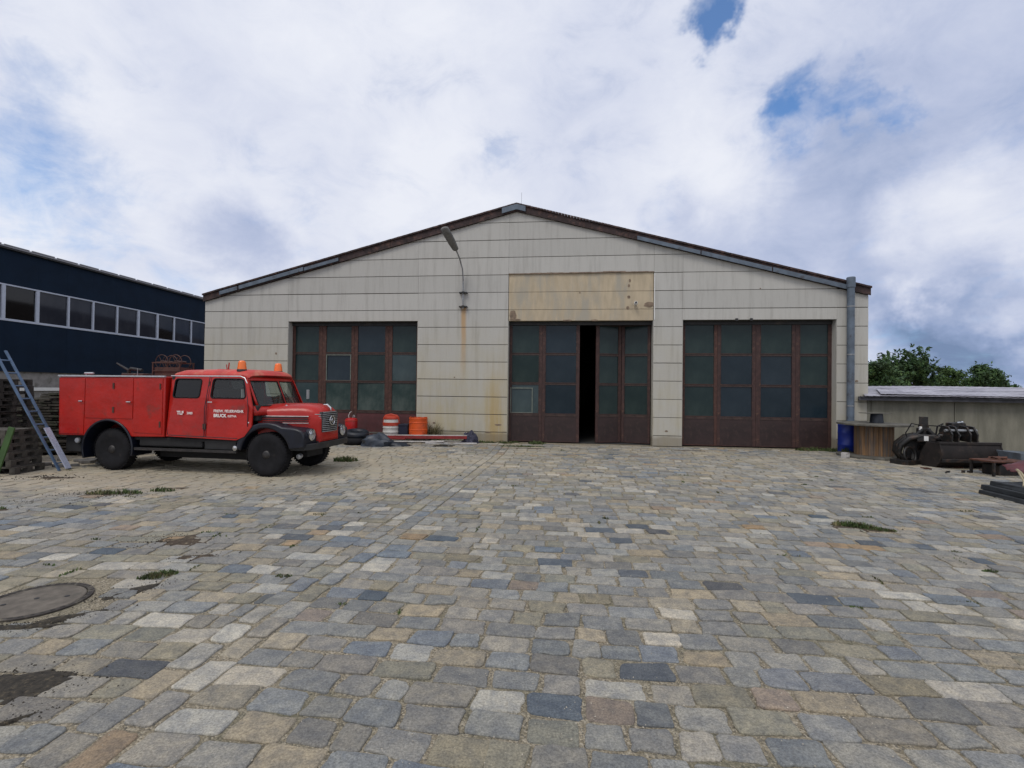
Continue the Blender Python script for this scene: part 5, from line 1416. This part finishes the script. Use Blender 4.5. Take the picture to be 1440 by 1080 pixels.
m = MB(); m.tube([(-.45, 0, .66), (-.25, 0, .92), (.0, 0, 1.06), (.12, -.1, 1.14)], .022, 8); m.tube([(-.40, .05, .66), (-.34, .05, 1.0), (-.2, .05, 1.06)], .018, 8); m.build('hose', 'rubber', cp_, smooth=True)
m = MB(); m.tube([(.02, -.1, 1.10), (.16, -.1, 1.12)], .022, 8); m.build('fitting', 'alu', cp_)
m = MB(); m.box(.16, .46, -.17, -.15, .64, .74); m.build('scraped_plate', 'dull_steel', cp_)
# rusty table
tt = thing('rusty_frame_table', 'low rusty steel table frame right of the bucket', 'steel frame', (11.05, 11.35, 0), .08)
m = MB(); m.box(-.38, .55, -.28, .28, .30, .335); m.build('top', 'rust_bright', tt, bevel=.004)
for x in (-.35, .5):
    for y in (-.25, .25): m = MB(); m.box(x - .022, x + .022, y - .022, y + .022, 0, .30); m.build('leg', 'oily_iron', tt)
m = MB(); m.box(-.15, .35, -.2, .2, .0, .24); m.build('box_under', 'oily_iron', tt, bevel=.02)
lump('iron_lump', 'rusty dark iron lump on top of the low rusty table', 'iron scrap', (11.15, 11.40, .336), .20, .14, .07, 'rust_bright', 2.2, .5)
# trough
tr = thing('metal_trough', 'pale grey sheet metal trough with open top at the right edge', 'trough', (12.35, 11.75, 0), R(-6))
for a, b in (((-.62, -.36), (1.0, -.52)), ((-.62, .36), (1.0, .36))):
    m = MB(); m.add([(a[0] + .12, a[1] * .8, .02), (b[0], b[1] * .8, .02), (b[0], b[1], .40), (a[0], a[1], .48)], [(0, 1, 2, 3)]); m.build('side', 'trough_grey', tr, solid=.02)
m = MB(); m.add([(-.50, -.29, .02), (-.50, .29, .02), (-.62, .36, .48), (-.62, -.36, .48)], [(0, 1, 2, 3)]); m.build('end', 'trough_grey', tr, solid=.02)
m = MB(); m.add([(-.50, -.29, .02), (1.0, -.41, .02), (1.0, .29, .02), (-.50, .29, .02)], [(0, 1, 2, 3)]); m.build('base', 'oily_iron', tr, solid=.02)
lump('scrap_heap', 'dark rusty scrap heap filling the pale trough', 'scrap metal', (12.6, 11.75, .05), .62, .28, .42, 'oily_iron', 8.8, .6)
# dark mat, red tarp, strap at the right edge
def drape(name, label, cat, pts, m_, seed, n=16, amp=.03, th=.012):
    """pts: 4 corners (x,y,z); bilinear sheet with soft folds"""
    A_, B_, C_, D_ = [Vector(p) for p in pts]; rings = []
    for i in range(n + 1):
        u = i / n; rg = []
        for j in range(n + 1):
            v = j / n; P = (A_ * (1 - u) + B_ * u) * (1 - v) + (D_ * (1 - u) + C_ * u) * v
            P.z = max(.012, P.z + amp * noise.noise(Vector((u * 3, v * 3, seed))) + amp * .4 * noise.noise(Vector((u * 9, v * 9, seed)))); rg.append(tuple(P))
        rings.append(rg)
    m = MB(); m.loft(rings, caps=False); return tag(m.build(name, m_, smooth=True, solid=th), label, cat)
def gp_(x, y, z=0.0):
    d_ = F + rr * ((x - 720) / 700) + uu * ((540 - y) / 700); k = (z - 1.8) / d_.z; q = Vector((0, 0, 1.8)) + d_ * k; return q
random.seed(4)
mt2 = thing('rubber_mat', 'thick dark grey rubber mat piled on the ground at the right edge', 'mat', (9.05, 8.62, 0), -.12)
for k, (x0, x1, y0, y1, z0, z1) in enumerate(((-.52, 1.7, -.45, .50, 0, .07), (-.46, 1.7, -.40, .52, .072, .16), (-.36, 1.6, -.30, .45, .162, .24))):
    m = MB(); n = 12; rings = []
    for i in range(n + 1):
        x = x0 + (x1 - x0) * i / n; wv = .015 * math.sin(i * 1.7 + k)
        rings.append([(x + (.03 * math.sin(k * 2.1)), y0 + wv, z0), (x, y1 + wv, z0), (x, y1 - .02 + wv, z1 + wv * .4), (x + .02, y0 + .03 + wv, z1 + wv * .4)])
    m.loft(rings, closed=True); m.build('layer', 'mat_dark', mt2, bevel=.012)
drape('red_tarp', 'dull red tarpaulin draped over the dark rubber mat', 'tarpaulin', [(9.02, 9.0, .42), (10.7, 8.55, .30), (11.0, 9.7, .75), (9.15, 9.3, .50)], 'tarp_red', 3.3, amp=.06)
m = MB(); m.tube([(8.80, 8.50, .26), (8.90, 8.60, .33), (9.0, 8.80, .44), (9.08, 8.95, .47)], .022, 6); m.tube([(8.72, 8.48, .26), (8.83, 8.58, .32), (8.96, 8.80, .45)], .016, 6); m.tube([(9.06, 8.80, .44), (9.2, 8.55, .32), (9.4, 8.40, .27)], .010, 6)
tag(m.build('webbing_strap', 'strap_beige', smooth=True), 'beige webbing strap looped over the front edge of the red tarpaulin', 'strap')
lump('scrap_heap', 'low dark scrap heap between the rusty table and the red tarpaulin', 'scrap metal', (11.6, 10.7, 0), .45, .25, .16, 'rust_bright', 12.5, .6)

# small litter and iron bits at the foot of the scrap
random.seed(71)
for i in range(12):
    q = (random.uniform(9.9, 12.0), random.uniform(11.3, 13.0)); 
    m = MB(); L = random.uniform(.06, .22); m.tube([(-L, 0, .02), (0, random.uniform(-.04, .04), .025), (L, 0, .02)], random.uniform(.008, .02), 7)
    m.box(-.03, .03, -.03, .03, .004, random.uniform(.02, .06))
    o = m.build('iron_bit', random.choice(('oily_iron', 'rust_bright'))); o.location = (q[0], q[1], 0); o.rotation_euler.z = random.uniform(0, 3)
    tag(o, 'small loose iron bit on the ground around the bucket and grab', 'iron scrap', 'loose iron bits by the bucket')


sc.view_settings.view_transform = 'Standard'; sc.view_settings.look = 'None'; sc.view_settings.exposure = 0; sc.view_settings.gamma = 1
sc.cycles.max_bounces = 6; sc.cycles.transparent_max_bounces = 12
